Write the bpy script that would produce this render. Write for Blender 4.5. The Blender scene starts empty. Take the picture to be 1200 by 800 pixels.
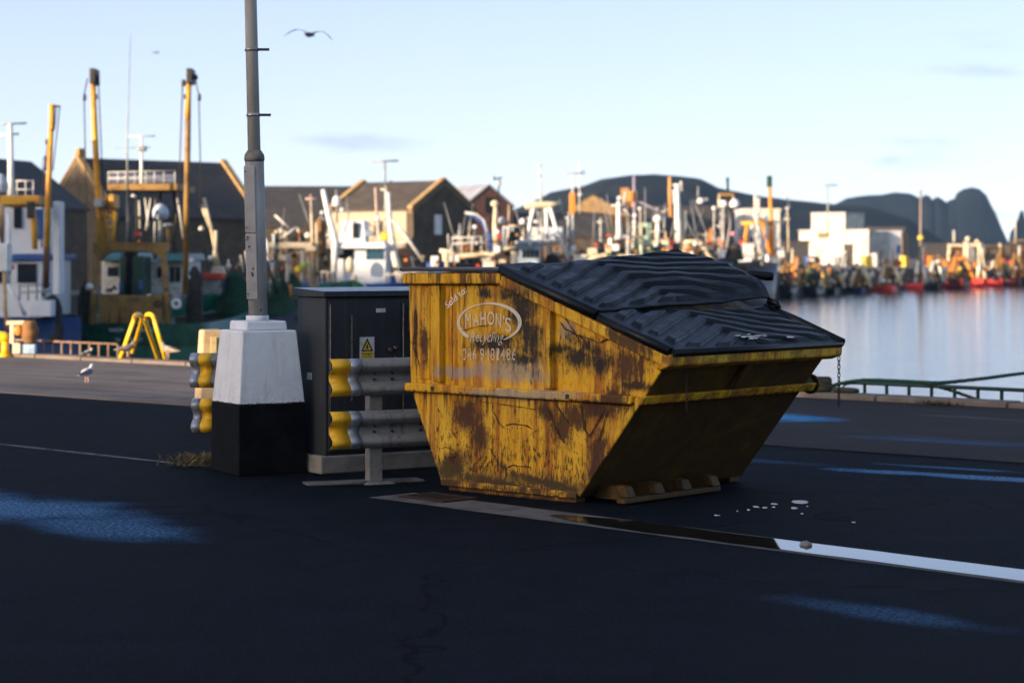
import bpy, bmesh, math, random
from mathutils import Vector, Matrix, noise
random.seed(7)
S = bpy.context.scene
COL = S.collection
R = math.radians
F, HOR, H = 2500.0, 297.0, 1.9      # focal length in photo pixels, horizon row, eye height
WATER_Z = -2.5
HAZE = .00010

def W(px, py, Y):
    return Vector(((px - 600) / F * Y, Y, H + (HOR - py) / F * Y))
def G(px, py, z=0.0):
    Y = (H - z) * F / (py - HOR)
    return Vector(((px - 600) / F * Y, Y, z))

# ------------------------------------------------------------------ materials
MATS = {}
def nodes_of(name):
    m = bpy.data.materials.new(name); m.use_nodes = True
    nt = m.node_tree
    return m, nt, nt.nodes, nt.links, nt.nodes['Principled BSDF']

def N(nt, t, **kw):
    n = nt.nodes.new(t)
    for k, v in kw.items():
        setattr(n, k, v)
    return n

def math_node(nt, op, a, b=None, clamp=False):
    n = N(nt, 'ShaderNodeMath', operation=op, use_clamp=clamp)
    for i, v in enumerate((a, b)):
        if v is None: continue
        if hasattr(v, 'is_linked'): nt.links.new(v, n.inputs[i])
        else: n.inputs[i].default_value = v
    return n.outputs[0]

def noise_node(nt, scale, detail=5, rough=.6, vec=None, stretch=None):
    n = N(nt, 'ShaderNodeTexNoise')
    n.inputs['Scale'].default_value = scale
    n.inputs['Detail'].default_value = detail
    n.inputs['Roughness'].default_value = rough
    if vec is None:
        vec = N(nt, 'ShaderNodeTexCoord').outputs['Object']
    if stretch:
        mp = N(nt, 'ShaderNodeMapping'); mp.inputs['Scale'].default_value = stretch
        nt.links.new(vec, mp.inputs[0]); vec = mp.outputs[0]
    nt.links.new(vec, n.inputs['Vector'])
    return n.outputs['Fac']

def ramp(nt, v, lo, hi):
    n = N(nt, 'ShaderNodeMapRange', interpolation_type='SMOOTHSTEP')
    n.inputs[1].default_value = lo; n.inputs[2].default_value = hi
    nt.links.new(v, n.inputs[0])
    return n.outputs[0]

def mixc(nt, fac, a, b):
    n = N(nt, 'ShaderNodeMix', data_type='RGBA')
    for sock, v in ((n.inputs[0], fac), (n.inputs[6], a), (n.inputs[7], b)):
        if hasattr(v, 'is_linked'): nt.links.new(v, sock)
        elif isinstance(v, (int, float)): sock.default_value = v
        else: sock.default_value = (*v[:3], 1)
    return n.outputs[2]

def bump(nt, bs, h, strength=.3, dist=.01):
    b = N(nt, 'ShaderNodeBump'); b.inputs['Strength'].default_value = strength
    b.inputs['Distance'].default_value = dist
    nt.links.new(h, b.inputs['Height']); nt.links.new(b.outputs[0], bs.inputs['Normal'])

def M(name, col, rough=.6, metal=0, col2=None, scale=6, lo=.4, hi=.7, bmp=0, stretch=None, spec=.5):
    """worn single-colour material: base colour broken up by a second colour"""
    if name in MATS: return MATS[name]
    m, nt, ns, ln, bs = nodes_of(name)
    if col2 is None: col2 = tuple(c * .62 for c in col)
    f = noise_node(nt, scale, 6, .65, stretch=stretch)
    c = mixc(nt, ramp(nt, f, lo, hi), col, col2)
    ln.new(c, bs.inputs['Base Color'])
    bs.inputs['Roughness'].default_value = rough
    bs.inputs['Metallic'].default_value = metal
    bs.inputs['Specular IOR Level'].default_value = spec
    if bmp: bump(nt, bs, noise_node(nt, scale * 6, 4), bmp, .01)
    MATS[name] = m
    return m

# ------------------------------------------------------------------ mesh builder
class MB:
    def __init__(s, off=(0, 0, 0)):
        s.bm = bmesh.new(); s.off = Vector(off); s.mi = 0
    def v(s, p): return s.bm.verts.new(Vector(p) - s.off)
    def face(s, pts, mi=None):
        f = s.bm.faces.new([s.v(p) for p in pts]); f.material_index = s.mi if mi is None else mi
        return f
    def hexa(s, q):
        """q: 8 corners, 4 bottom ring then 4 top ring"""
        vs = [s.v(p) for p in q]
        for idx in ((3, 2, 1, 0), (4, 5, 6, 7), (0, 1, 5, 4), (1, 2, 6, 5), (2, 3, 7, 6), (3, 0, 4, 7)):
            f = s.bm.faces.new([vs[i] for i in idx]); f.material_index = s.mi
        return s
    def box(s, a, b):
        (x0, y0, z0), (x1, y1, z1) = a, b
        return s.hexa([(x0, y0, z0), (x1, y0, z0), (x1, y1, z0), (x0, y1, z0), (x0, y0, z1), (x1, y0, z1), (x1, y1, z1), (x0, y1, z1)])
    def obox(s, c, sx, sy, sz, rz=0):
        """box centred on c at its base, turned rz"""
        ca, sa = math.cos(rz), math.sin(rz); c = Vector(c)
        r = []
        for z in (0, sz):
            for dx, dy in ((-sx, -sy), (sx, -sy), (sx, sy), (-sx, sy)):
                dx /= 2; dy /= 2
                r.append(c + Vector((dx * ca - dy * sa, dx * sa + dy * ca, z)))
        return s.hexa(r)
    def prism(s, poly, vec):
        vec = Vector(vec); a = [Vector(p) for p in poly]
        va = [s.v(p) for p in a]; vb = [s.v(p + vec) for p in a]; n = len(a)
        fs = [s.bm.faces.new(va), s.bm.faces.new(list(reversed(vb)))]
        for i in range(n):
            fs.append(s.bm.faces.new([va[i], vb[i], vb[(i + 1) % n], va[(i + 1) % n]]))
        for f in fs: f.material_index = s.mi
        return fs
    def ring(s, c, ax, r, n, ry=None):
        ax = Vector(ax).normalized()
        ref = Vector((0, 0, 1)) if abs(ax.z) < .9 else Vector((1, 0, 0))
        u = ax.cross(ref).normalized(); w = u.cross(ax)
        ry = r if ry is None else ry
        return [s.v(Vector(c) + u * r * math.cos(2 * math.pi * i / n) + w * ry * math.sin(2 * math.pi * i / n)) for i in range(n)]
    def bridge(s, a, b):
        n = len(a)
        for i in range(n):
            f = s.bm.faces.new([a[i], a[(i + 1) % n], b[(i + 1) % n], b[i]]); f.material_index = s.mi; f.smooth = True
    def tube(s, pts, r, n=8, cap=True):
        pts = [Vector(p) for p in pts]
        rs = r if isinstance(r, (list, tuple)) else [r] * len(pts)
        prev = None
        for i, p in enumerate(pts):
            d = (pts[min(i + 1, len(pts) - 1)] - pts[max(i - 1, 0)])
            ring = s.ring(p, d, rs[i], n)
            if prev: s.bridge(prev, ring)
            elif cap:
                f = s.bm.faces.new(list(reversed(ring))); f.material_index = s.mi
            prev = ring
        if cap:
            f = s.bm.faces.new(prev); f.material_index = s.mi
        return s
    def bar(s, a, b, w, d=None):
        """square bar from a to b"""
        a, b = Vector(a), Vector(b); ax = (b - a).normalized(); d = d or w
        ref = Vector((0, 0, 1)) if abs(ax.z) < .9 else Vector((0, 1, 0))
        u = ax.cross(ref).normalized() * w / 2; k = u.cross(ax).normalized() * d / 2
        return s.hexa([a - u - k, a + u - k, a + u + k, a - u + k, b - u - k, b + u - k, b + u + k, b - u + k])
    def ball(s, c, rx, ry=None, rz=None, seg=14, rings=8, z0=-1):
        ry = ry or rx; rz = rz or rx; c = Vector(c); prev = None
        for j in range(rings + 1):
            t = math.asin(z0) + (math.pi / 2 - math.asin(z0)) * j / rings
            cr = max(math.cos(t), 1e-3)
            ring = [s.v(c + Vector((rx * cr * math.cos(2 * math.pi * i / seg), ry * cr * math.sin(2 * math.pi * i / seg), rz * math.sin(t)))) for i in range(seg)]
            if prev: s.bridge(prev, ring)
            else: s.bm.faces.new(list(reversed(ring)))
            prev = ring
        s.bm.faces.new(prev)
        return s
    def torus(s, c, ax, R_, r, n=24, m=8):
        ax = Vector(ax).normalized(); ref = Vector((0, 0, 1)) if abs(ax.z) < .9 else Vector((1, 0, 0))
        u = ax.cross(ref).normalized(); w = u.cross(ax); rings = []
        for i in range(n):
            a = 2 * math.pi * i / n; d = u * math.cos(a) + w * math.sin(a)
            rings.append([s.v(Vector(c) + d * (R_ + r * math.cos(2 * math.pi * j / m)) + ax * r * math.sin(2 * math.pi * j / m)) for j in range(m)])
        for i in range(n): s.bridge(rings[i], rings[(i + 1) % n])
        return s
    def build(s, name, mats, parent=None, bevel=0, smooth=False, loc=None):
        bmesh.ops.recalc_face_normals(s.bm, faces=s.bm.faces[:])
        me = bpy.data.meshes.new(name); s.bm.to_mesh(me); s.bm.free()
        for m in (mats if isinstance(mats, (list, tuple)) else [mats]): me.materials.append(m)
        o = bpy.data.objects.new(name, me); COL.objects.link(o)
        if parent: o.parent = parent
        if loc is not None: o.location = loc
        if smooth:
            for p in me.polygons: p.use_smooth = True
        if bevel:
            b = o.modifiers.new('bevel', 'BEVEL'); b.width = bevel; b.segments = 2; b.limit_method = 'ANGLE'; b.angle_limit = R(40)
        return o

def tag(o, label=None, cat=None, group=None, kind=None):
    if label: o['label'] = label
    if cat: o['category'] = cat
    if group: o['group'] = group
    if kind: o['kind'] = kind
    return o
def thing(name, loc, label, cat, rz=0, group=None):
    o = bpy.data.objects.new(name, None); COL.objects.link(o)
    o.empty_display_size = .2; o.location = loc; o.rotation_euler = (0, 0, rz)
    return tag(o, label, cat, group)
def copy_tree(o, parent=None):
    c = o.copy(); COL.objects.link(c)
    if parent: c.parent = parent
    for ch in [k for k in COL.objects if k.parent == o]: copy_tree(ch, c)
    return c

def glyph_mesh(txt, shear=0):
    cu = bpy.data.curves.new('lettering', 'FONT'); cu.body = txt; cu.shear = shear; cu.size = 1; cu.resolution_u = 4
    o = bpy.data.objects.new('lettering', cu); COL.objects.link(o)
    dg = bpy.context.evaluated_depsgraph_get(); dg.update()
    me = bpy.data.meshes.new_from_object(o.evaluated_get(dg))
    vs = [v.co.copy() for v in me.vertices]; fs = [list(p.vertices) for p in me.polygons]
    bpy.data.objects.remove(o); bpy.data.meshes.remove(me)
    if not vs: return [], []
    x0, x1 = min(v.x for v in vs), max(v.x for v in vs); y0, y1 = min(v.y for v in vs), max(v.y for v in vs)
    return [((v.x - x0) / max(x1 - x0, 1e-6), (v.y - y0) / max(y1 - y0, 1e-6)) for v in vs], fs
def put_text(mb, txt, fn, shear=0):
    """fn maps the unit box of the lettering to a 3-D point"""
    vs, fs = glyph_mesh(txt, shear)
    bv = [mb.v(fn(*p)) for p in vs]
    for f in fs:
        try: mb.bm.faces.new([bv[i] for i in f])
        except ValueError: pass

exec_sections = []
# ------------------------------------------------------------------ colours
white = M('white_paint', (.74, .76, .78), .5, 0, (.55, .56, .56), 3)
cream = M('cream_paint', (.66, .56, .40), .5, 0, (.42, .33, .2), 2)
offwhite = M('old_white_paint', (.62, .62, .60), .6, 0, (.40, .36, .30), 4)
mast_yellow = M('mast_yellow', (.66, .34, .03), .5, 0, (.45, .18, .02), 2)
ochre = M('ochre_paint', (.30, .17, .04), .6, 0, (.14, .07, .02), 2)
hoop_yellow = M('hoop_yellow', (.86, .52, .01), .4, 0, (.75, .40, .01), 5)
black = M('black_paint', (.012, .012, .014), .55, 0, (.03, .03, .03), 5)
netdark = M('dark_net', (.02, .022, .022), .9, 0, (.05, .04, .03), 8, bmp=.6)
netbrown = M('brown_net', (.24, .12, .045), .95, 0, (.07, .036, .016), 3, bmp=.8)
netgreen = M('green_net', (.012, .062, .035), .9, 0, (.006, .025, .015), 6, bmp=.6)
hullgreen = M('hull_green', (.010, .13, .09), .35, 0, (.015, .05, .035), 2)
hullblue = M('hull_blue', (.012, .035, .13), .35, 0, (.02, .04, .09), 2)
hullblack = M('hull_black', (.012, .014, .02), .4, 0, (.03, .03, .035), 2)
hullred = M('hull_red', (.85, .06, .04), .45, 0, (.60, .05, .03), 1.5)
hullmaroon = M('hull_maroon', (.20, .018, .015), .5, 0, (.09, .015, .012), 1.5)
bluepaint = M('blue_paint', (.03, .10, .35), .5)
teal = M('teal_paint', (.03, .16, .22), .5)
palegreen = M('pale_green_paint', (.45, .60, .45), .5)
orange = M('orange_paint', (.75, .27, .03), .5)
redp = M('red_plastic', (.75, .06, .03), .5)
wood = M('weathered_wood', (.25, .15, .08), .8, 0, (.12, .07, .04), 4, stretch=(1, 1, .2))
glass = M('dark_window', (.015, .02, .03), .12, 0, (.02, .03, .04), 3)
steel = M('grey_steel', (.30, .31, .32), .5, .3, (.18, .18, .18), 4)
slate = M('slate_roof', (.030, .030, .034), .8, 0, (.055, .05, .045), 1.2, bmp=.4)
slatebrown = M('brown_slate_roof', (.05, .040, .034), .8, 0, (.08, .065, .05), 1.0, bmp=.4)
zinc = M('metal_roof', (.42, .44, .48), .4, .2, (.28, .28, .30), .8)
tancoping = M('sandstone_coping', (.42, .27, .11), .85, 0, (.28, .17, .07), 3)
pinkdome = M('fibreglass', (.72, .71, .68), .4, 0, (.60, .58, .55), 4)
rope_green = M('green_rope', (.012, .065, .045), .9, 0, (.015, .07, .05), 30, bmp=.6)
rail_green = M('rail_green', (.005, .040, .034), .6, 0, (.015, .03, .025), 8)
rust_rail = M('rusty_rail', (.26, .17, .12), .8, .1, (.14, .07, .04), 6)

def stone(name, c1, c2, mort, sc=2.2, bricky=False):
    m, nt, ns, ln, bs = nodes_of(name)
    tc = N(nt, 'ShaderNodeTexCoord')
    # walls stand at any angle: use length along the wall and height
    sp = N(nt, 'ShaderNodeSeparateXYZ'); ln.new(tc.outputs['Object'], sp.inputs[0])
    cb = N(nt, 'ShaderNodeCombineXYZ')
    ln.new(math_node(nt, 'ADD', sp.outputs[0], sp.outputs[1]), cb.inputs[0]); ln.new(sp.outputs[2], cb.inputs[1])
    b = N(nt, 'ShaderNodeTexBrick'); b.inputs['Scale'].default_value = sc
    b.inputs['Color1'].default_value = (*c1, 1); b.inputs['Color2'].default_value = (*c2, 1); b.inputs['Mortar'].default_value = (*mort, 1)
    b.inputs['Mortar Size'].default_value = .02 if not bricky else .012
    ln.new(cb.outputs[0], b.inputs[0])
    f = noise_node(nt, 1.3, 6, .7)
    ln.new(mixc(nt, ramp(nt, f, .35, .75), b.outputs[0], tuple(c * .6 for c in c2)), bs.inputs['Base Color'])
    bs.inputs['Roughness'].default_value = .9
    bump(nt, bs, b.outputs[1], -.4, .03)
    return m
rubble = stone('rubble_stone', (.115, .085, .058), (.07, .053, .038), (.10, .085, .065), 1.8)
tanstone = stone('tan_stone', (.34, .22, .10), (.26, .16, .07), (.22, .16, .10), 1.8)
redbrick = stone('red_brick', (.22, .09, .065), (.16, .065, .05), (.18, .13, .11), 3, True)
render_wall = M('cream_render', (.36, .31, .23), .85, 0, (.40, .33, .24), 1.2)
white_wall = M('white_render', (.38, .375, .36), .85, 0, (.58, .55, .50), .6)
blue_wall = M('pale_blue_cladding', (.50, .54, .62), .7, 0, (.40, .42, .48), .5)

def sheen_over(nt, bs, fac, col, rough, k):
    """standing water film, blue of the sky put into its colour, over the dry surface, stronger at a grazing view"""
    gl = N(nt, 'ShaderNodeBsdfGlossy'); gl.inputs['Color'].default_value = (*col, 1); gl.inputs['Roughness'].default_value = rough
    lw = N(nt, 'ShaderNodeFresnel'); lw.inputs['IOR'].default_value = 1.33
    mx = N(nt, 'ShaderNodeMixShader'); out = nt.nodes['Material Output']
    f = math_node(nt, 'MULTIPLY', math_node(nt, 'MULTIPLY', fac, lw.outputs[0]), k, True)
    nt.links.new(f, mx.inputs[0]); nt.links.new(bs.outputs[0], mx.inputs[1]); nt.links.new(gl.outputs[0], mx.inputs[2]); nt.links.new(mx.outputs[0], out.inputs[0])
def blob_fn(nt, pos):
    """wet patches: ellipses in the plane of the road, edges broken by noise"""
    sp = N(nt, 'ShaderNodeSeparateXYZ'); nt.links.new(pos, sp.inputs[0])
    warp = math_node(nt, 'MULTIPLY', math_node(nt, 'SUBTRACT', noise_node(nt, .9, 5, .65, pos), .5), 1.9)
    def blob(cx, cy, rx, ry, ang, k=1.0):
        dx = math_node(nt, 'SUBTRACT', sp.outputs[0], cx); dy = math_node(nt, 'SUBTRACT', sp.outputs[1], cy)
        ca, sa = math.cos(ang), math.sin(ang)
        u = math_node(nt, 'ADD', math_node(nt, 'MULTIPLY', dx, ca / rx), math_node(nt, 'MULTIPLY', dy, sa / rx))
        v = math_node(nt, 'ADD', math_node(nt, 'MULTIPLY', dx, -sa / ry), math_node(nt, 'MULTIPLY', dy, ca / ry))
        d = math_node(nt, 'SQRT', math_node(nt, 'ADD', math_node(nt, 'MULTIPLY', u, u), math_node(nt, 'MULTIPLY', v, v)))
        return math_node(nt, 'MULTIPLY', ramp(nt, math_node(nt, 'ADD', d, warp), 1.15, .35), k)
    return blob
def asphalt():
    m, nt, ns, ln, bs = nodes_of('asphalt')
    pos = N(nt, 'ShaderNodeNewGeometry').outputs['Position']
    big = noise_node(nt, .35, 5, .6, pos); mid = noise_node(nt, 2.2, 6, .65, pos); fine = noise_node(nt, 34, 4, .75, pos)
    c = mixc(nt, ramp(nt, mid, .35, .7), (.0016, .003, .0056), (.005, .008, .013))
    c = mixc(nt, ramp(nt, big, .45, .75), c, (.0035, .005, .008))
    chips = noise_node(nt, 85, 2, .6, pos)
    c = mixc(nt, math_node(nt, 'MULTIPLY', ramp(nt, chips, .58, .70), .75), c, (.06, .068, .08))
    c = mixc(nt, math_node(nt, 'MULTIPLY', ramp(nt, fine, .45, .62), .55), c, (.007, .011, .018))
    ck = N(nt, 'ShaderNodeTexVoronoi', feature='DISTANCE_TO_EDGE'); ck.inputs['Scale'].default_value = .22
    wv = N(nt, 'ShaderNodeVectorMath', operation='ADD'); ns_ = N(nt, 'ShaderNodeTexNoise'); ns_.inputs['Scale'].default_value = 1.3; ns_.inputs['Detail'].default_value = 6; ln.new(pos, ns_.inputs['Vector']); ln.new(pos, wv.inputs[0]); ln.new(ns_.outputs['Color'], wv.inputs[1]); ln.new(wv.outputs[0], ck.inputs['Vector'])
    crack = ramp(nt, ck.outputs['Distance'], .006, .002)
    c = mixc(nt, crack, c, (.002, .002, .002))
    patch = ramp(nt, noise_node(nt, .16, 2, .4, pos, (1, 1.8, 1)), .54, .56)
    c = mixc(nt, math_node(nt, 'MULTIPLY', patch, .5), c, (.0065, .009, .0125))
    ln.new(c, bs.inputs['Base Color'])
    blob = blob_fn(nt, pos)
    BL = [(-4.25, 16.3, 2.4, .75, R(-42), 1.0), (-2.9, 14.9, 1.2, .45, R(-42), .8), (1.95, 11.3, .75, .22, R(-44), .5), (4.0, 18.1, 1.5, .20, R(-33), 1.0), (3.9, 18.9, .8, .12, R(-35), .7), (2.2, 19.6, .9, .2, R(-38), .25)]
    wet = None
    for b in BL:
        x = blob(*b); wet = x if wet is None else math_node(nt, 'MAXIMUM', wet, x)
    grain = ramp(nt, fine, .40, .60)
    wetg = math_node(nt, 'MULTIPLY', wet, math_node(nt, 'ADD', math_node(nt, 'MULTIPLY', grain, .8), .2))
    rr = N(nt, 'ShaderNodeMapRange'); rr.inputs[3].default_value = .85; rr.inputs[4].default_value = .24
    ln.new(wetg, rr.inputs[0]); ln.new(rr.outputs[0], bs.inputs['Roughness'])
    ss = N(nt, 'ShaderNodeMapRange'); ss.inputs[3].default_value = .05; ss.inputs[4].default_value = .1
    ln.new(wetg, ss.inputs[0]); ln.new(ss.outputs[0], bs.inputs['Specular IOR Level'])
    hb = math_node(nt, 'ADD', fine, math_node(nt, 'MULTIPLY', chips, .6))
    bump(nt, bs, hb, .8, .010)
    sheen_over(nt, bs, wetg, (.055, .30, .60), .30, .95)  # sky's blue reflection put into the film colour
    return m

def concrete_apron_mat():
    m, nt, ns, ln, bs = nodes_of('apron_concrete')
    pos = N(nt, 'ShaderNodeNewGeometry').outputs['Position']
    mp = N(nt, 'ShaderNodeMapping'); mp.inputs['Rotation'].default_value = (0, 0, R(40)); ln.new(pos, mp.inputs[0])
    streak = noise_node(nt, 1.0, 6, .6, mp.outputs[0], stretch=(.35, 2.2, 1))
    mid = noise_node(nt, 2.4, 6, .7, pos); fine = noise_node(nt, 40, 4, .7, pos)
    c = mixc(nt, ramp(nt, streak, .35, .7), (.19, .165, .15), (.115, .10, .095))
    c = mixc(nt, ramp(nt, mid, .5, .8), c, (.08, .072, .07))
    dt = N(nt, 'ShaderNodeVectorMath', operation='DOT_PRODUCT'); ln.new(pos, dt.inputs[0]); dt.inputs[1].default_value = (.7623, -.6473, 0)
    damp_shade = ramp(nt, math_node(nt, 'ADD', dt.outputs['Value'], math_node(nt, 'MULTIPLY', mid, 5)), -21, -13)
    c = mixc(nt, math_node(nt, 'MULTIPLY', damp_shade, .90), c, (.017, .0155, .016))  # damp, plus the shade over the right-hand apron put into the colour
    ln.new(c, bs.inputs['Base Color'])
    wet = ramp(nt, noise_node(nt, .55, 4, .6, mp.outputs[0], stretch=(.35, 1.6, 1)), .56, .70)
    rr = N(nt, 'ShaderNodeMapRange'); rr.inputs[3].default_value = .85; rr.inputs[4].default_value = .55
    ln.new(wet, rr.inputs[0]); ln.new(rr.outputs[0], bs.inputs['Roughness'])
    bs.inputs['Specular IOR Level'].default_value = .08
    bump(nt, bs, fine, .4, .008)
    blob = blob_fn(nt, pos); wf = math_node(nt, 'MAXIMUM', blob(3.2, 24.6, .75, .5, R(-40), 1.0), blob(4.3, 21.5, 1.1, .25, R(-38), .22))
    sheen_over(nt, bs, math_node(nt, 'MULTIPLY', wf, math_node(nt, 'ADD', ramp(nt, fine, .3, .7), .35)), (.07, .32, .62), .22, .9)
    return m

concrete = M('concrete', (.27, .25, .22), .9, 0, (.15, .135, .12), 3, bmp=.4, spec=.2)
gutter_mat = M('gutter_concrete', (.13, .12, .11), .85, 0, (.06, .055, .05), 4, bmp=.5, spec=.25)

def puddle_mat():
    m, nt, ns, ln, bs = nodes_of('puddle_water')
    bs.inputs['Base Color'].default_value = (.006, .007, .009, 1)
    bs.inputs['Roughness'].default_value = .03; bs.inputs['Specular IOR Level'].default_value = .75
    return m
def water_mat():
    m, nt, ns, ln, bs = nodes_of('harbour_water')
    bs.inputs['Base Color'].default_value = (.012, .030, .050, 1)
    bs.inputs['Roughness'].default_value = .13; bs.inputs['IOR'].default_value = 1.333
    pos = N(nt, 'ShaderNodeNewGeometry').outputs['Position']
    w = math_node(nt, 'ADD', noise_node(nt, .9, 4, .55, pos, (1, 1.6, 1)), math_node(nt, 'MULTIPLY', noise_node(nt, .16, 3, .5, pos), 2.0))
    bump(nt, bs, w, .24, .1)
    return m
puddle_m = puddle_mat()
# ------------------------------------------------------------------ ground
A_Q = math.atan2(.647, .762)                       # quay edge runs along D, falling towards the camera at right
D = Vector((.7623, -.6473, 0)); NQ = Vector((.6473, .7623, 0))
def Q(t, n, z=0): return D * t + NQ * n + Vector((0, 0, z))
N_APRON, N_EDGE = 17.7, 24.25

g = MB()
def slab(mb, t0, t1, n0, n1, z0, z1):
    mb.hexa([Q(t0, n0, z0), Q(t1, n0, z0), Q(t1, n1, z0), Q(t0, n1, z0), Q(t0, n0, z1), Q(t1, n0, z1), Q(t1, n1, z1), Q(t0, n1, z1)])
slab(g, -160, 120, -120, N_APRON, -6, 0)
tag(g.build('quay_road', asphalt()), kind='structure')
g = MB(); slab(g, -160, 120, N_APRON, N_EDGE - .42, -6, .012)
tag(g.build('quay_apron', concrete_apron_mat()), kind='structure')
cop = MB(); tt = -75.0
while tt < 40:
    L = random.uniform(1.3, 2.1); dz = random.uniform(-.008, .012)
    slab(cop, tt, tt + L - .02, N_EDGE - .41, N_EDGE + random.uniform(-.01, .01), -.55, .075 + dz); tt += L
kerb_stone = M('kerb_stone', (.19, .155, .13), .9, 0, (.14, .11, .09), 2.5, bmp=.5, spec=.2)
tag(cop.build('quay_kerb', kerb_stone, bevel=.02), kind='structure')
qw = MB(); slab(qw, -160, 120, N_EDGE - .40, N_EDGE - .06, -6, -.56)
tag(qw.build('quay_wall_face', M('wet_quay_stone', (.06, .055, .05), .7, 0, (.03, .035, .03), 1.5, bmp=.5)), kind='structure')
# pale joint in the road
j = MB(); a, b = G(-260, 492), G(243, 547)
dv = (b - a).normalized(); nv = Vector((-dv.y, dv.x, 0))
rows = []
n_ = 60
for i in range(n_ + 1):
    p = a.lerp(b, i / n_); wv = .035 + .03 * noise.noise(p * 1.7)
    rows.append((j.v(p - nv * wv + Vector((0, 0, .004))), j.v(p + nv * wv + Vector((0, 0, .004)))))
for i in range(n_): j.bm.faces.new([rows[i][0], rows[i + 1][0], rows[i + 1][1], rows[i][1]])
tag(j.build('road_joint', M('joint_concrete', (.16, .14, .13), .9, 0, (.04, .04, .04), 7, .45, .62, spec=.2)), kind='structure')
# drainage gutter: pale concrete channel, its lower half under water
ga, gb = G(432, 583), G(1330, 701)
gd = (gb - ga).normalized(); gn = Vector((-gd.y, gd.x, 0)); gl = (gb - ga).length
gt = MB(); gw = .46
nseg = 70; rs = []
for i in range(nseg + 1):
    p = ga + gd * gl * i / nseg; e0 = .015 * noise.noise(p * 3); e1 = .02 * noise.noise(p * 3 + Vector((5, 5, 5)))
    rs.append([gt.v(p + gn * e0 + Vector((0, 0, .004))), gt.v(p + gn * (gw + e1) + Vector((0, 0, .004)))])
for i in range(nseg): gt.bm.faces.new([rs[i][0], rs[i + 1][0], rs[i + 1][1], rs[i][1]])
tag(gt.build('gutter', gutter_mat), kind='structure')
pd = MB(); rs = []
for i in range(90 + 1):
    f = i / 90; p = ga + gd * gl * (.27 + .73 * f)
    tap = min(1, f * 7) ** .6
    e0 = .05 + .03 * noise.noise(p * 2.1) + (1 - tap) * .16; e1 = gw - .035 + .03 * noise.noise(p * 2.3 + Vector((9, 2, 1))) - (1 - tap) * .16
    rs.append([pd.v(p + gn * e0 + Vector((0, 0, .009))), pd.v(p + gn * e1 + Vector((0, 0, .009)))])
for i in range(90): pd.bm.faces.new([rs[i][0], rs[i + 1][0], rs[i + 1][1], rs[i][1]])
tag(pd.build('gutter_water', puddle_m), kind='structure')
dc = thing('drain_cover', G(489, 586, .004), 'rusty iron drain cover set in the pale end of the gutter', 'drain cover', -math.atan2(-gd.y, gd.x) + 0)
dm = MB()
dm.box((-.26, .03, 0), (.26, .07, .014)); dm.box((-.26, .35, 0), (.26, .39, .014)); dm.box((-.26, .07, 0), (-.22, .35, .014)); dm.box((.22, .07, 0), (.26, .35, .014))
for i in range(6): dm.box((-.20 + i * .07, .071, .001), (-.17 + i * .07, .349, .010))
dm.build('grate', M('rusty_iron', (.05, .022, .014), .85, .3, (.02, .012, .01), 9, bmp=.4), dc)
# water out to the horizon, land across the harbour
w = MB(); w.face([(-3000, 20, WATER_Z), (4500, 20, WATER_Z), (4500, 6000, WATER_Z), (-3000, 6000, WATER_Z)])
w.face([(-3000, -200, WATER_Z - .004), (4500, -200, WATER_Z - .004), (4500, 20, WATER_Z - .004), (-3000, 20, WATER_Z - .004)])
tag(w.build('harbour_water', water_mat()), kind='structure')
land = MB()
edge = [(-140, 66), (-45, 76), (-22, 92), (-10, 116), (8, 155), (27, 214), (46, 262), (77, 320), (150, 470)]
back = [(150, 900), (-400, 900), (-400, 70)]
land.prism([(x, y, -5) for x, y in edge + back], (0, 0, 5.05))
tag(land.build('far_quay', M('far_quay_ground', (.10, .09, .08), .9, 0, (.06, .055, .05), .4)), kind='structure')

def hill_mat(name, c1, c2, c3):
    m, nt, ns, ln, bs = nodes_of(name)
    pos = N(nt, 'ShaderNodeNewGeometry').outputs['Position']
    a_ = noise_node(nt, .012, 8, .65, pos); b_ = noise_node(nt, .05, 6, .7, pos)
    c = mixc(nt, ramp(nt, a_, .42, .6), c1, c2); c = mixc(nt, ramp(nt, b_, .5, .7), c, c3)
    ln.new(c, bs.inputs['Base Color']); bs.inputs['Roughness'].default_value = .95; bs.inputs['Specular IOR Level'].default_value = .1
    bump(nt, bs, noise_node(nt, .04, 8, .7, pos), .8, 6)
    return m
def ridge(name, prof, Y, depth, mat, rough, front=.5):
    """terrain whose skyline follows prof; falls away in front and behind"""
    m = MB(); xs = []
    nx = 260; ny = 26
    def hgt(px):
        for (a0, b0), (a1, b1) in zip(prof, prof[1:]):
            if a0 <= px <= a1: return b0 + (b1 - b0) * (px - a0) / (a1 - a0)
        return prof[-1][1]
    grid = []
    for i in range(nx + 1):
        px = prof[0][0] + (prof[-1][0] - prof[0][0]) * i / nx
        top = max(W(px, hgt(px), Y).z, WATER_Z) - WATER_Z; row = []
        for k in range(ny + 1):
            v = k / ny * 2 - 1
            f = (1 - abs(v) ** (1.6 if v > 0 else 1 / front))
            y = Y + v * depth
            x = (px - 600) / F * (Y + .9 * v * depth)
            p = Vector((x, y, 0))
            z = top * f * (1 + rough * noise.fractal(p * .008, 1, 2, 5)) + rough * 14 * f * (1 - abs(v)) * 0
            x += rough * 20 * noise.noise(p * .012 + Vector((3, 1, 7))) * (abs(v))
            row.append(m.v((x, y, WATER_Z - .5 + z)))
        grid.append(row)
    for i in range(nx):
        for k in range(ny):
            f = m.bm.faces.new([grid[i][k], grid[i + 1][k], grid[i + 1][k + 1], grid[i][k + 1]]); f.smooth = True
    return tag(m.build(name, mat), kind='structure')
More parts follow.
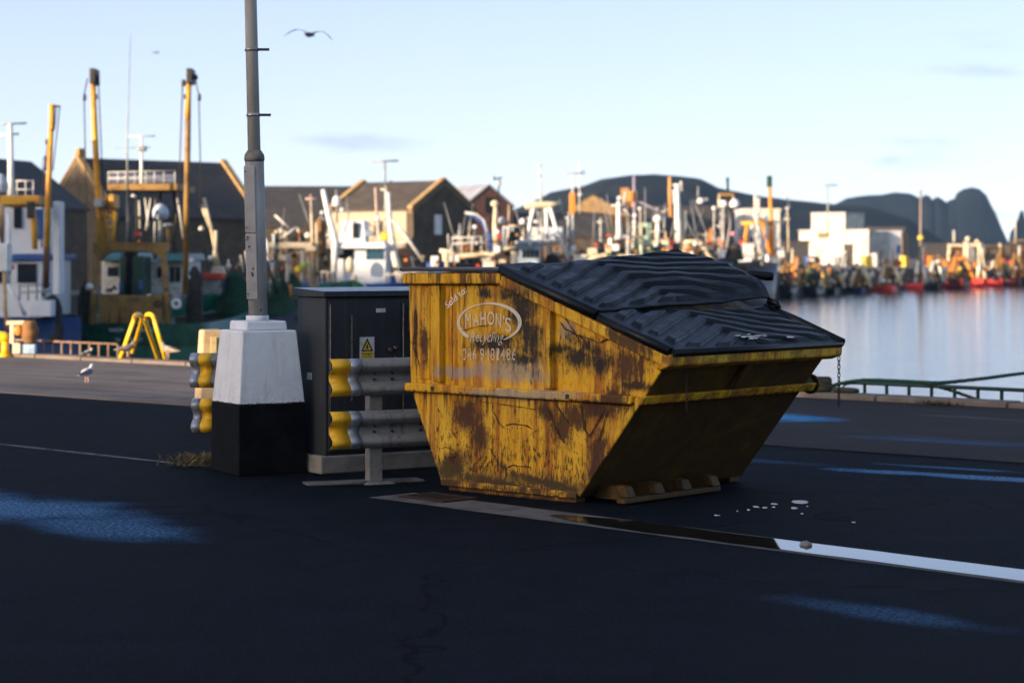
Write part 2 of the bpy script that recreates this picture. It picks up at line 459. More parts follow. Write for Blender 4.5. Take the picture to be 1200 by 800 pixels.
hm1 = hill_mat('heather_hill_hazed', (.007, .011, .017), (.024, .027, .026), (.003, .005, .010))  # blue of the haze and hillside shade put into these dark colours
hm2 = hill_mat('island_rock_hazed', (.004, .007, .013), (.012, .015, .020), (.0015, .004, .009))  # island likewise carries haze blue and shade in its rock colour
ridge('headland_hill', [(470, 297), (560, 262), (600, 247), (625, 237), (645, 227), (680, 221), (705, 212), (740, 206), (765, 206), (800, 210), (820, 214), (840, 224), (880, 231), (920, 236), (960, 240), (1010, 243), (1060, 256), (1120, 292)], 1000, 330, hm1, .10, .6)
ridge('island_hill', [(940, 262), (958, 252), (975, 241), (992, 233), (1015, 229), (1032, 228), (1046, 225), (1066, 226), (1075, 230), (1079, 233), (1082, 227), (1088, 228), (1091, 233), (1095, 230), (1098, 229), (1103, 232), (1108, 236), (1113, 233), (1118, 232), (1121, 225), (1128, 221), (1138, 219), (1147, 221), (1155, 228), (1160, 239), (1166, 250), (1172, 265), (1178, 279), (1182, 287)], 1700, 190, hm2, .05, .45)
ridge('sea_stack', [(1181, 290), (1184, 272), (1188, 266), (1193, 256), (1196, 247), (1199, 247), (1202, 258), (1210, 266), (1222, 276), (1240, 292)], 1700, 60, hm2, .05, .5)
# ------------------------------------------------------------------ the yellow skip
SK0 = Vector((.486, 16.2, 0)); SA = R(-42)
SU = Vector((math.cos(SA), math.sin(SA), 0)); SW = Vector((-math.sin(SA), math.cos(SA), 0))
def side(px, py, y=0):
    """photo point on the skip's near side -> skip's own coordinates"""
    k = (px - 600) / F; o = SK0 + SW * y
    s = (k * o.y - o.x) / (SU.x - k * SU.y)
    Y = o.y + SU.y * s
    return s, H + (HOR - py) / F * Y
SWID = 2.14
Ap, Bp, Cp, Dp, Ep, Fp = (-1.42, .05), (-1.77, .80), (-1.80, 1.74), (-.715, 1.755), (.90, 1.165), (0, .05)

def skip_mat(name, side_marks):
    m, nt, ns, ln, bs = nodes_of(name)
    oc = N(nt, 'ShaderNodeTexCoord').outputs['Object']
    sp = N(nt, 'ShaderNodeSeparateXYZ'); ln.new(oc, sp.inputs[0])
    X, Y, Z = sp.outputs
    big = noise_node(nt, 1.8, 7, .7, oc); mid = noise_node(nt, 7, 7, .72, oc)
    streak = noise_node(nt, 9, 6, .65, oc, (1, 1, .07)); fine = noise_node(nt, 62, 5, .75, oc, (1, 1, .24))
    drip = noise_node(nt, 26, 4, .6, oc, (1, 1, .10))
    yel = (.72, .37, .010); pale = (.74, .43, .035); org = (.36, .11, .008); rust = (.055, .018, .008); dark = (.012, .010, .010); grey = (.26, .26, .27)
    c = mixc(nt, ramp(nt, big, .4, .65), yel, pale)
    c = mixc(nt, math_node(nt, 'MULTIPLY', ramp(nt, streak, .45, .64), .9), c, org)
    c = mixc(nt, math_node(nt, 'MULTIPLY', ramp(nt, drip, .58, .71), .62), c, rust)
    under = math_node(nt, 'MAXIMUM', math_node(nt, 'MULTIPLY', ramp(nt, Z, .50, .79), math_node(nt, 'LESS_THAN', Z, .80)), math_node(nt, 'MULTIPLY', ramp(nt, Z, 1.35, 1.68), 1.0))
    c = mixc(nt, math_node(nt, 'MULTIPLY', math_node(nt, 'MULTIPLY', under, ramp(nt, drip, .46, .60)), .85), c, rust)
    # rust freckles, thicker towards the foot
    low = math_node(nt, 'MULTIPLY', ramp(nt, Z, .75, .05), .12)
    fr = math_node(nt, 'ADD', fine, math_node(nt, 'ADD', low, math_node(nt, 'MULTIPLY', math_node(nt, 'SUBTRACT', mid, .5), .35)))
    c = mixc(nt, math_node(nt, 'MULTIPLY', ramp(nt, fr, .585, .67), .95), c, rust)
    warp = math_node(nt, 'MULTIPLY', math_node(nt, 'SUBTRACT', mid, .5), 2.2)
    warp2 = math_node(nt, 'MULTIPLY', math_node(nt, 'SUBTRACT', math_node(nt, 'MULTIPLY', math_node(nt, 'ADD', fine, drip), .5), .5), 3.4)
    def spot(px, py, rx, ry, ang=0, hard=.62):
        s, z = side(px, py)
        dx = math_node(nt, 'SUBTRACT', X, s); dz = math_node(nt, 'SUBTRACT', Z, z)
        sc = 1.18 * 16.2 / F; ax, az = rx * sc / .74, ry * sc
        ca, sa = math.cos(ang), math.sin(ang)
        u = math_node(nt, 'ADD', math_node(nt, 'MULTIPLY', dx, ca / ax), math_node(nt, 'MULTIPLY', dz, sa / ax))
        v = math_node(nt, 'ADD', math_node(nt, 'MULTIPLY', dx, -sa / az), math_node(nt, 'MULTIPLY', dz, ca / az))
        d = math_node(nt, 'SQRT', math_node(nt, 'ADD', math_node(nt, 'MULTIPLY', u, u), math_node(nt, 'MULTIPLY', v, v)))
        d = math_node(nt, 'ADD', math_node(nt, 'ADD', d, warp), warp2)
        return ramp(nt, d, 1.15, hard)
    if side_marks == 1:
        for col, k, lst in ((grey, .6, [(602, 436, 44, 12, 0), (607, 432, 30, 14, 0), (540, 437, 26, 7, 0), (650, 462, 40, 5, 0), (664, 386, 9, 11, 0), (600, 462, 50, 6, 0)]),
                            (dark, .98, [(612, 362, 25, 34, .5), (625, 395, 14, 36, 0), (575, 405, 34, 11, 0), (610, 420, 26, 12, 0), (566, 344, 9, 8, 0), (598, 345, 20, 9, 0), (676, 418, 32, 16, 0), (700, 424, 20, 18, 0), (655, 410, 14, 9, 0), (618, 395, 22, 44, 0), (588, 398, 22, 9, 0), (690, 408, 34, 12, -.4), (742, 452, 24, 6, 0)]),
                            (rust, .95, [(547, 489, 20, 22, 0), (562, 512, 10, 22, 0), (640, 485, 11, 10, -.8), (655, 500, 12, 22, .6), (672, 488, 14, 12, -.6), (700, 478, 26, 12, 0), (722, 468, 16, 14, 0), (600, 572, 80, 7, -.1), (660, 582, 30, 12, 0), (700, 535, 14, 30, 0),
                                          (745, 400, 26, 14, -.5), (725, 392, 8, 16, 0), (497, 400, 5, 30, 0), (486, 392, 3, 44, 0), (735, 430, 18, 20, 0), (530, 545, 22, 16, .6), (640, 566, 50, 5, -.12)])):
            tot = None
            for q in lst:
                x = spot(*q, hard=.15 if col is dark else .45); tot = x if tot is None else math_node(nt, 'MAXIMUM', tot, x)
            c = mixc(nt, math_node(nt, 'MULTIPLY', tot, k), c, col)
        # moss along the lower rail
        s0, z0 = side(600, 450)
        mossy = math_node(nt, 'MULTIPLY', ramp(nt, math_node(nt, 'ADD', math_node(nt, 'ABSOLUTE', math_node(nt, 'SUBTRACT', Z, .13)), math_node(nt, 'MULTIPLY', mid, .35)), .30, .12), .7)
        c = mixc(nt, mossy, c, (.05, .045, .012))
    elif side_marks == 2:
        c = mixc(nt, math_node(nt, 'MULTIPLY', ramp(nt, mid, .45, .62), .7), c, (.13, .06, .012))
    else:
        dn = N(nt, 'ShaderNodeSeparateXYZ'); ln.new(oc, dn.inputs[0])
        end_shade = ramp(nt, math_node(nt, 'SUBTRACT', dn.outputs[0], math_node(nt, 'MULTIPLY', dn.outputs[2], .8)), -.16, -.06)
        c = mixc(nt, math_node(nt, 'MULTIPLY', ramp(nt, mid, .42, .58), .85), c, (.14, .06, .011))
        c = mixc(nt, math_node(nt, 'MULTIPLY', ramp(nt, big, .38, .55), .7), c, rust)
        c = mixc(nt, math_node(nt, 'MULTIPLY', ramp(nt, math_node(nt, 'ADD', mid, math_node(nt, 'MULTIPLY', end_shade, .35)), .42, .7), .9), c, (.055, .030, .009))  # shade of the overhanging end put into the colour, on top of rust
    ln.new(c, bs.inputs['Base Color'])
    bs.inputs['Roughness'].default_value = .62; bs.inputs['Specular IOR Level'].default_value = .3
    bump(nt, bs, math_node(nt, 'ADD', fine, math_node(nt, 'MULTIPLY', mid, 1.5)), .35, .01)
    return m
skip_side_m = skip_mat('skip_paint_marked', 1); skip_m = skip_mat('skip_paint_rusty_shaded', 0); skip_r = skip_mat('skip_paint_rail', 2)
lid_m = M('lid_plastic', (.004, .0048, .007), .40, 0, (.009, .011, .015), 3, .4, .7, bmp=.3, spec=.24)

skip = thing('waste_skip', SK0, 'rusty yellow enclosed waste skip with black ribbed plastic lids on the wet quay', 'skip', SA)
prof = [Ap, Bp, Cp, Dp, Ep, Fp]
b = MB(); fs = b.prism([(x, .012, z) for x, z in prof], (0, SWID - .024, 0))
fs[0].material_index = 1
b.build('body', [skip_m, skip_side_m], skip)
# pressed ribs in the side plate
def strip(mb, p0, p1, w, y0, y1):
    (x0, z0), (x1, z1) = p0, p1
    d = Vector((x1 - x0, 0, z1 - z0)).normalized(); q = Vector((-d.z, 0, d.x)) * w / 2
    a_, b_ = Vector((x0, 0, z0)), Vector((x1, 0, z1))
    mb.hexa([(p.x, y, p.z) for p, y in ((a_ - q, y0), (a_ + q, y0), (a_ + q, y1), (a_ - q, y1), (b_ - q, y0), (b_ + q, y0), (b_ + q, y1), (b_ - q, y1))])
for nm, px0, px1 in (('pressed_panel', 489, 503), ('pressed_panel', 507.5, 509.5), ('pressed_panel', 527, 529.5), ('pressed_panel', 541, 543)):
    m = MB(); s0, s1 = side(px0, 400)[0], side(px1, 400)[0]
    m.box((s0, .004, .885), (s1, .0115, 1.625)); m.build(nm, skip_side_m, skip, bevel=.003)
for px, w_ in ((516, .075), (646, .06)):
    m = MB(); s = side(px, 400)[0]; top = 1.64 if px < 600 else 1.745 - (s + .715) * .365 - .09
    m.box((s - w_ / 2, -.05, .87), (s + w_ / 2, .011, top)); m.build('side_post', skip_side_m, skip, bevel=.008)
# rails round the skip
def rail(name, pts, w, y0, y1, mat=skip_m, parent=skip):
    m = MB()
    for p0, p1 in zip(pts, pts[1:]): strip(m, p0, p1, w, y0, y1)
    return m.build(name, mat, parent, bevel=.012)
rail('top_rail', [(Cp[0] - .01, 1.695), (Dp[0] - .02, 1.705)], .085, -.055, .011, skip_side_m)
rail('slope_rail', [(Dp[0] - .02, 1.69), (.87, 1.12)], .085, -.053, .011, skip_side_m)
rail('side_rail', [(Bp[0] - .02, .815), (.575, .815)], .066, -.05, .011, skip_side_m)
rail('side_rail', [(Bp[0] - .02, .815), (.575, .815)], .085, SWID - .011, SWID + .06)
rail('slope_rail', [(Dp[0] - .02, 1.69), (.87, 1.115)], .10, SWID - .011, SWID + .06)
m = MB(); ex = lambda z: .9 * (z - .05) / 1.115
m.hexa([(ex(.86) - .02, -.053, .783), (ex(.86) + .02, -.053, .783), (ex(.86) + .02, SWID + .058, .783), (ex(.86) - .02, SWID + .058, .783),
        (ex(.86) - .02, -.053, .848), (ex(.86) + .06, -.053, .848), (ex(.86) + .06, SWID + .058, .848), (ex(.86) - .02, SWID + .058, .848)])
m.build('end_rail', skip_r, skip, bevel=.012)
m = MB()
m.hexa([(.845, -.06, 1.045), (.95, -.06, 1.08), (.95, SWID + .06, 1.08), (.845, SWID + .06, 1.045), (.872, -.06, 1.165), (.955, -.06, 1.165), (.955, SWID + .06, 1.165), (.872, SWID + .06, 1.165)])
m.build('end_rim', skip_r, skip, bevel=.014)
for yy in (1.02,):
    m = MB(); m.hexa([(ex(.87), yy, .862), (ex(.87) + .075, yy, .862), (ex(.87) + .075, yy + .07, .862), (ex(.87), yy + .07, .862), (ex(1.05), yy, 1.05), (ex(1.05) + .06, yy, 1.05), (ex(1.05) + .06, yy + .07, 1.05), (ex(1.05), yy + .07, 1.05)])
    m.build('end_post', skip_m, skip, bevel=.01)
# gusset plate at the near corner, edge strip down the end
m = MB(); strip(m, (Fp[0] + .02, .07), (.80, 1.05), .055, -.012, .011); m.build('corner_strip', skip_side_m, skip, bevel=.008)
m = MB(); strip(m, (Ap[0] + .005, .065), (Fp[0] + .01, .065), .05, -.014, .0115); m.build('foot_strip', skip_m, skip, bevel=.008)
# skids
for yy in (.02, SWID - .14):
    m = MB(); m.box((-1.36, yy, 0), (-.02, yy + .12, .048)); m.build('skid', skip_m, skip, bevel=.01)
# lifting bumper under the sloping end
bx = .31
m = MB(); m.box((bx - .03, .14, .012), (bx + .05, 1.36, .055)); m.build('bumper_bar', skip_m, skip, bevel=.01)
for yy in (.17, .53, .87, 1.24):
    m = MB(); m.hexa([(bx - .02, yy, .056), (bx + .06, yy, .056), (bx + .06, yy + .11, .056), (bx - .02, yy + .11, .056), (bx - .06, yy, .15), (bx + .03, yy, .14), (bx + .03, yy + .09, .14), (bx - .06, yy + .09, .15)])
    m.build('bumper_block', skip_m, skip, bevel=.012)
    m = MB(); m.hexa([(bx - .30, yy + .03, .03), (bx - .031, yy + .03, .03), (bx - .031, yy + .08, .03), (bx - .30, yy + .08, .03), (bx - .25, yy + .03, .13), (bx - .06, yy + .03, .14), (bx - .06, yy + .08, .14), (bx - .25, yy + .08, .13)])
    m.build('bumper_bracket', skip_m, skip, bevel=.006)
# lifting lugs
for (lx, lz) in ((-1.15, .95), ):
    pass
m = MB(); m.tube([(.56, SWID + .05, .83), (.56, SWID + .17, .83)], .055, 12); m.tube([(.56, SWID + .172, .83), (.56, SWID + .19, .83)], .085, 12); m.build('lifting_lug', skip_m, skip)
m = MB(); m.tube([(-1.2, SWID + .05, .83), (-1.2, SWID + .17, .83)], .055, 12); m.tube([(-1.2, SWID + .172, .83), (-1.2, SWID + .19, .83)], .085, 12); m.build('lifting_lug', skip_m, skip)
# bolts / dark openings on the side rail
m = MB()
for px in (512, 670): 
    s = side(px, 460)[0]; m.box((s - .018, -.054, .797), (s + .018, -.051, .833))
m.build('rail_slot', black, skip)
# flat roof sheet over the back part
m = MB(); m.box((Cp[0] - .03, -.07, 1.757), (Dp[0] + .02, SWID + .07, 1.785)); m.build('roof_plate', M('roof_sheet', (.05, .05, .055), .5, .3, (.10, .07, .04), 3), skip, bevel=.01)

# lids: two overlapping ribbed plastic covers on the slope
LS = Vector((Ep[0] + .05 - Dp[0], 0, (Ep[1] + .03) - (Dp[1] + .035))); LL = LS.length; LS.normalize(); LN = Vector((-LS.z, 0, LS.x))
def sm(x, a, b):
    t = max(0, min(1, (x - a) / (b - a))); return t * t * (3 - 2 * t)
PWL = [(0, .115), (.06, .14), (.25, .155), (.5, .185), (.72, .20), (.86, .165), (.95, .11), (1.02, .05), (1.1, .04)]
def pw(q):
    q = max(0, q)
    for (x0, y0), (x1, y1) in zip(PWL, PWL[1:]):
        if q <= x1: return y0 + (y1 - y0) * (q - x0) / (x1 - x0)
    return .04
def lid(a0, a1, upper):
    na, nb = 150, 170; m = MB(); gr = []
    for i in range(na + 1):
        a_ = a0 + (a1 - a0) * i / na; row = []
        for k in range(nb + 1):
            b_ = -.03 + (SWID + .06) * k / nb
            # chevron ribs, open towards the low edge
            c_ = abs(b_ - SWID * .46); ph = (a_ - c_ * (.46 + .05 * noise.noise(Vector((b_ * 1.5, 2, 1))))) / .168 + .05 * noise.noise(Vector((a_ * 1.7, b_ * 1.7, 5)))
            fr = ph - math.floor(ph)
            inset = sm(b_, .03, .09) * sm(SWID - b_, .03, .09) * sm(a_, a0 + .05, a0 + .09) * sm(a1 - a_, .03, .07)
            h = .029 * sm(fr, .08, .16) * (1 - sm(fr, .62, .70)) * inset
            h += .022 * math.sin(b_ * 2.3 + a_) * .4 + .020 * noise.noise(Vector((a_ * 2.2, b_ * 2.2, 3))) + .012 * noise.noise(Vector((a_ * 6, b_ * 5, 8)))
            if upper:
                f = sm(b_, .35, SWID) ** 1.15; q = a_ / 1.0
                h += f * pw(q) + .015
                h += .03 * sm(a_, .7, 1.0) * sm(b_, .2, .6)
            p = Vector((Dp[0] - .01, b_, Dp[1] + .04)) + LS * a_ + LN * h
            row.append(m.v(p))
        gr.append(row)
    for i in range(na):
        for k in range(nb):
            f = m.bm.faces.new([gr[i][k], gr[i + 1][k], gr[i + 1][k + 1], gr[i][k + 1]]); f.smooth = True
    o = m.build('lid', lid_m, skip)
    so = o.modifiers.new('thickness', 'SOLIDIFY'); so.thickness = .022; so.offset = -1
    return o
l1 = lid(-.02, 1.02, True); l2 = lid(.985, LL + .02, False)
def on_lid(a_, b_, h): return Vector((Dp[0] - .01, b_, Dp[1] + .04)) + LS * a_ + LN * h
m = MB(); m.tube([on_lid(.0, -.035, -.02), on_lid(.5, -.04, -.018), on_lid(1.03, -.035, -.012)], .042, 12); m.build('lid_edge', lid_m, l1)
m = MB(); m.tube([on_lid(1.05, -.035, -.02), on_lid(LL, -.035, -.02)], .036, 12); m.build('lid_edge', lid_m, l2)
m = MB(); m.tube([on_lid(1.0, SWID + .03, -.005), on_lid(1.3, SWID + .035, .0), on_lid(LL + .03, SWID + .035, -.01)], .04, 12); m.build('lid_edge', lid_m, l2)
m = MB(); m.tube([on_lid(LL + .02, -.035, -.022), on_lid(LL + .02, SWID + .035, -.022)], .028, 12); m.build('lid_edge', lid_m, l2)
inv = Matrix.Rotation(-SA, 4, 'Z')
def loc(p): return inv @ (p - SK0)
m = MB(); hp = [loc(W(866, 322, 17.85)), loc(W(880, 321, 17.85)), loc(W(900, 323.5, 17.85)), loc(W(906, 324, 17.85))]
m.tube(hp, [.02, .036, .04, .034], 12); m.build('lid_handle', lid_m, l1)
m = MB(); m.tube([on_lid(1.02, SWID + .02, .06), on_lid(1.1, SWID + .02, .07), on_lid(1.13, SWID + .03, .03)], .03, 8); m.build('lid_catch', lid_m, l2)
# gull droppings on the low lid
m = MB()
for _ in range(16):
    a_, b_ = random.gauss(LL - .10, .05), random.gauss(1.15, .22)
    if a_ > LL - .02: continue
    r_ = random.uniform(.008, .03); vs = []
    for i in range(9):
        q = i / 9 * 2 * math.pi; rr = r_ * random.uniform(.6, 1.2)
        vs.append(on_lid(a_ + rr * .6 * math.cos(q), b_ + rr * 2 * math.sin(q), .036))
    m.face(vs)
m.build('droppings', M('droppings', (.55, .55, .52), .9), l2)
# chains
def chain(top, n, name='chain', r=.028, mt=None):
    m = MB(); p = Vector(top)
    for i in range(n):
        ax = (1, 0, 0) if i % 2 else (0, 1, 0); c = p + Vector((0, 0, -i * r * 1.75)); pts = []
        sd = Vector((0, 1, 0)) if i % 2 else Vector((1, 0, 0))
        for k in range(15):
            q = k / 14 * 2 * math.pi
            pts.append(c + sd * math.cos(q) * r * .62 + Vector((0, 0, math.sin(q) * r * 1.15)))
        m.tube(pts, r * .2, 6, cap=False)
    return m.build(name, mt or M('chain_iron', (.06, .055, .05), .5, .7, (.06, .03, .02), 20), skip)
chain((.90, SWID + .085, 1.05), 12, r=.019)
chain((.93, .16, 1.03), 14, r=.013, mt=M('rusty_iron', (.05, .022, .014), .85))

# lettering and marks on the side
def worn_paint(name, col, worn):
    m, nt, ns, ln, bs = nodes_of(name)
    bs.inputs['Base Color'].default_value = (*col, 1); bs.inputs['Roughness'].default_value = .7
    f = ramp(nt, noise_node(nt, 30, 5, .75, None, (1, 1, .5)), worn, worn + .14)
    ln.new(math_node(nt, 'MULTIPLY', f, .85), bs.inputs['Alpha'])
    return m
let_m = worn_paint('faded_lettering', (.70, .63, .52), .30); let_faint = worn_paint('very_faded_lettering', (.62, .57, .48), .37)
YL = .0015
def spt(px, py):
    s, z = side(px, py); return (s, YL, z)
def boxfn(x0, x1, y0, y1, tilt=0):
    return lambda u, v: spt(x0 + (x1 - x0) * u, y1 + (y0 - y1) * v + tilt * (x1 - x0) * u)
m = MB()
for ch, x0, x1, y0, y1, ti in (('M', 545, 551.5, 367, 384, -.1), ('A', 554.5, 561.5, 367.5, 381.5, -.08), ('H', 563, 569, 365, 381, 0), ('O', 571, 579, 365, 380.5, 0), ('N', 580.7, 587.2, 367, 383, .12), ("'", 589.4, 590.9, 369.5, 374.5, .2), ('S', 591.5, 599, 371.5, 388, .2)):
    put_text(m, ch, boxfn(x0, x1, y0, y1, ti))
cx, cy, rx, ry = 573.0, 378.0, 36.0, 22.5
def swoosh(a0, a1, wfn, n=50):
    pr = None
    for i in range(n + 1):
        q = R(a0 + (a1 - a0) * i / n); w_ = wfn(i / n)
        ex_, ey_ = math.cos(q), -math.sin(q)
        po = m.v(spt(cx + (rx + w_ / 2) * ex_, cy + (ry + w_ / 2) * ey_)); pi_ = m.v(spt(cx + (rx - w_ / 2) * ex_, cy + (ry - w_ / 2) * ey_))
        if pr: m.bm.faces.new([pr[0], po, pi_, pr[1]])
        pr = (po, pi_)
swoosh(228, -62, lambda f: .9 + 3.6 * (math.sin(math.pi * abs(f - .42) / .58) ** 1 if f > .42 else (.42 - f) / .42 * 1.0))
m.build('painted_name', let_m, skip)
m = MB()
def sold(u, v):
    ang = R(41); lx, ly = u * 31, v * 7.6
    return spt(523 + lx * math.cos(ang) * 1.0 - ly * math.sin(ang) + 1.5, 361.5 - lx * math.sin(ang) - ly * math.cos(ang))
put_text(m, 'Sold to:', sold, .15); m.build('painted_note', M('white_lettering', (.88, .86, .82), .7, 0, (.8, .74, .62), 30), skip)
m = MB(); put_text(m, 'Recycling', boxfn(550.5, 590, 388, 404, .02), .35)
for ch, x0, x1 in (('0', 542, 546), ('4', 548, 552.3), ('6', 554, 558.2), ('9', 562.6, 567), ('4', 568.6, 573.4), ('8', 575, 579.4), ('1', 582, 584.8), ('4', 586.8, 591.6), ('8', 593.5, 598), ('6', 600, 604.5)):
    put_text(m, ch, boxfn(x0, x1, 408, 422, .02))
m.build('painted_number', let_faint, skip)
# scratches scored through the paint
scr = MB()
def scratch(pts, w_=1.0):
    P = []
    for (x0, y0), (x1, y1) in zip(pts, pts[1:]):
        k = max(2, int(math.hypot(x1 - x0, y1 - y0) / 3))
        P += [(x0 + (x1 - x0) * i / k + random.uniform(-.5, .5), y0 + (y1 - y0) * i / k + random.uniform(-.5, .5)) for i in range(k)]
    P.append(pts[-1]); pr = None
    for i, (x, y) in enumerate(P):
        x2, y2 = P[min(i + 1, len(P) - 1)]; x1_, y1_ = P[max(i - 1, 0)]
        dx, dy = x2 - x1_, y2 - y1_; l_ = math.hypot(dx, dy) or 1; hw = w_ * random.uniform(.2, .6) * (1 if 0 < i < len(P) - 1 else .15)
        a_ = scr.v((*spt(x - dy / l_ * hw, y + dx / l_ * hw)[:1], .0005, spt(x - dy / l_ * hw, y + dx / l_ * hw)[2])); b_ = scr.v((spt(x + dy / l_ * hw, y - dx / l_ * hw)[0], .0005, spt(x + dy / l_ * hw, y - dx / l_ * hw)[2]))
        if pr: scr.bm.faces.new([pr[0], pr[1], b_, a_])
        pr = (a_, b_)
for pts, w_ in (([(516, 526), (522, 523), (532, 528), (534, 534), (525, 537), (534, 545)], 1.6), ([(549, 553), (560, 540), (568, 530)], 1.2), ([(556, 554), (566, 542), (572, 533)], 1.2), ([(562, 556), (570, 546), (575, 538)], 1.0),
                ([(568, 523), (575, 526), (580, 537), (590, 550), (600, 545), (622, 547)], 1.3), ([(576, 466), (577, 480), (584, 495), (592, 502)], 1.2), ([(592, 499), (600, 496), (618, 499), (624, 503)], 1.8),
                ([(560, 470), (580, 472), (605, 476), (630, 480)], .8), ([(484, 372), (488, 368), (486, 385), (484, 405), (492, 430)], 1.6), ([(540, 388), (562, 382), (574, 381)], .9), ([(660, 370), (668, 382), (680, 400)], 1.4),
                ([(655, 376), (662, 386), (670, 388), (682, 396), (690, 410)], 1.6), ([(680, 472), (684, 500), (690, 512), (700, 495), (706, 480)], 1.8), ([(712, 480), (704, 510), (698, 520)], 1.5), ([(668, 390), (690, 396), (700, 402), (718, 395)], 1.6),
                ([(735, 400), (742, 396), (750, 402), (748, 412)], 1.4), ([(620, 510), (628, 505), (634, 500)], 1.0), ([(530, 505), (536, 515)], 1.5), ([(512, 478), (516, 484)], 1.6), ([(545, 530), (552, 526)], 1.6), ([(640, 478), (655, 510), (662, 520)], 2.2), ([(652, 474), (668, 500)], 1.8)):
    scratch(pts, w_)
for _ in range(120):
    x, y = random.uniform(525, 730), random.uniform(475, 575)
    if y > 470 and x > 745 - (y - 466) * .55 - 8: continue
    if x < 490 + (y - 455) * .3: continue
    scratch([(x, y), (x + random.uniform(-1, 1), y + random.uniform(2, 7))], random.uniform(.4, 1.1))
scr.build('scratch_marks', M('bare_rust', (.05, .016, .007), .9, 0, (.09, .03, .01), 20), skip)

# ------------------------------------------------------------------ lamp post on its painted concrete base
LB = G(298, 556) + Vector((0, .28, 0)); LB.z = 0
lamp = thing('lamp_post', LB, 'tall grey steel lamp post leaning from a white and black concrete base', 'lamp post', R(30))
hw = .31
def grimy(name, col, dirt, rough, foot=None, amount=.5, spec=.4):
    m, nt, ns, ln, bs = nodes_of(name)
    oc = N(nt, 'ShaderNodeTexCoord').outputs['Object']
    st = noise_node(nt, 14, 6, .65, oc, (1, 1, .08)); md = noise_node(nt, 4, 7, .7, oc); fn = noise_node(nt, 38, 5, .75, oc)
    c = mixc(nt, math_node(nt, 'MULTIPLY', ramp(nt, md, .42, .72), .35), col, tuple(k * .7 for k in col))
    c = mixc(nt, math_node(nt, 'MULTIPLY', ramp(nt, st, .50, .70), amount), c, dirt)
    c = mixc(nt, math_node(nt, 'MULTIPLY', ramp(nt, math_node(nt, 'ADD', fn, math_node(nt, 'MULTIPLY', md, .5)), .94, 1.02), .9), c, dirt)
    if foot is not None:
        z0, fc = foot
        sz = N(nt, 'ShaderNodeSeparateXYZ'); ln.new(oc, sz.inputs[0])
        e = math_node(nt, 'SUBTRACT', sz.outputs[2], math_node(nt, 'MULTIPLY', math_node(nt, 'ADD', fn, md), .030))
        c = mixc(nt, ramp(nt, e, z0 - .027, z0 - .031), c, fc)
        dirty = math_node(nt, 'MULTIPLY', math_node(nt, 'MULTIPLY', ramp(nt, sz.outputs[2], z0 + .30, z0), ramp(nt, fn, .45, .65)), .35)
        c = mixc(nt, dirty, c, dirt)
    ln.new(c, bs.inputs['Base Color']); bs.inputs['Roughness'].default_value = rough; bs.inputs['Specular IOR Level'].default_value = spec
    bump(nt, bs, math_node(nt, 'ADD', fn, md), .25, .008)
    return m
white_conc = grimy('whitewash', (.80, .81, .83), (.36, .33, .30), .8, (.615, (.005, .005, .006)), .28)
white_cap = grimy('whitewash_cap', (.80, .81, .83), (.36, .33, .30), .8, None, .35)
black_conc = M('black_bitumen_paint', (.004, .004, .005), .75, 0, (.010, .010, .011), 4, bmp=.4, spec=.12)
def frus(mb, h0, h1, z0, z1): mb.hexa([(-h0, -h0, z0), (h0, -h0, z0), (h0, h0, z0), (-h0, h0, z0), (-h1, -h1, z1), (h1, -h1, z1), (h1, h1, z1), (-h1, h1, z1)])
m = MB(); frus(m, .316, .310, 0, .60); m.build('base_foot', black_conc, lamp, bevel=.012)
m = MB(); frus(m, .309, .252, .60, 1.235); m.build('base', white_conc, lamp, bevel=.012)
m = MB(); frus(m, .195, .188, 1.236, 1.315); m.build('base_cap', white_cap, lamp, bevel=.016)
m = MB(); m.tube([(-.012, -.012, 1.316), (-.012, -.012, 1.36)], .10, 18); m.build('collar', white_cap, lamp)
lean = lambda z: (Matrix.Rotation(-R(30), 3, 'Z') @ Vector((-(z - 1.36) * .024, 0, 0))) + Vector((0, 0, z))
galv = M('galvanised_pole', (.34, .325, .31), .65, .05, (.23, .22, .21), 6, stretch=(1, 1, .3), bmp=.15)
m = MB(); m.tube([lean(1.355), lean(2.0), lean(2.73)], .083, 20); m.build('lower_pole', galv, lamp)
m = MB(); m.tube([lean(2.70), lean(2.725), lean(2.76), lean(2.80)], [.084, .09, .086, .06], 20); m.build('pole_shoulder', M('pole_joint', (.22, .20, .18), .7, .2, (.10, .08, .07), 9), lamp)
m = MB(); m.tube([lean(2.79), lean(5.0), lean(7.6)], [.056, .052, .044], 18); m.build('upper_pole', M('upper_pole_steel', (.60, .58, .56), .6, .05, (.45, .43, .41), 6, stretch=(1, 1, .3), bmp=.15), lamp)
# access doors of the lower pole (face the viewer's left)
c30 = Matrix.Rotation(-R(30), 3, 'Z')
def pl(x, y, z): return lean(z) + c30 @ Vector((x, y, 0))
dgrey = M('pole_door', (.38, .36, .355), .65, 0, (.28, .26, .255), 5)
for z0, z1 in ((1.50, 2.07), (2.078, 2.66)):
    m = MB(); m.hexa([pl(-.086, -.086, z0), pl(.012, -.094, z0), pl(.012, -.04, z0), pl(-.086, -.02, z0), pl(-.086, -.086, z1), pl(.012, -.094, z1), pl(.012, -.04, z1), pl(-.086, -.02, z1)])
    d_ = m.build('access_door', dgrey, lamp, bevel=.008)
    m = MB()
    for zz in (z0 + .05, z1 - .05): m.tube([pl(-.072, -.0855, zz), pl(-.072, -.094, zz)], .007, 8)
    m.build('door_lock', black, d_)
m = MB()
for zz, xx in ((1.72, -.04), (1.76, -.03), (1.95, -.06), (2.03, -.07), (1.70, -.035), (1.40, .03)):
    m.box(tuple(pl(xx, -.0985, zz)), tuple(pl(xx + .012, -.0975, zz + .018)))
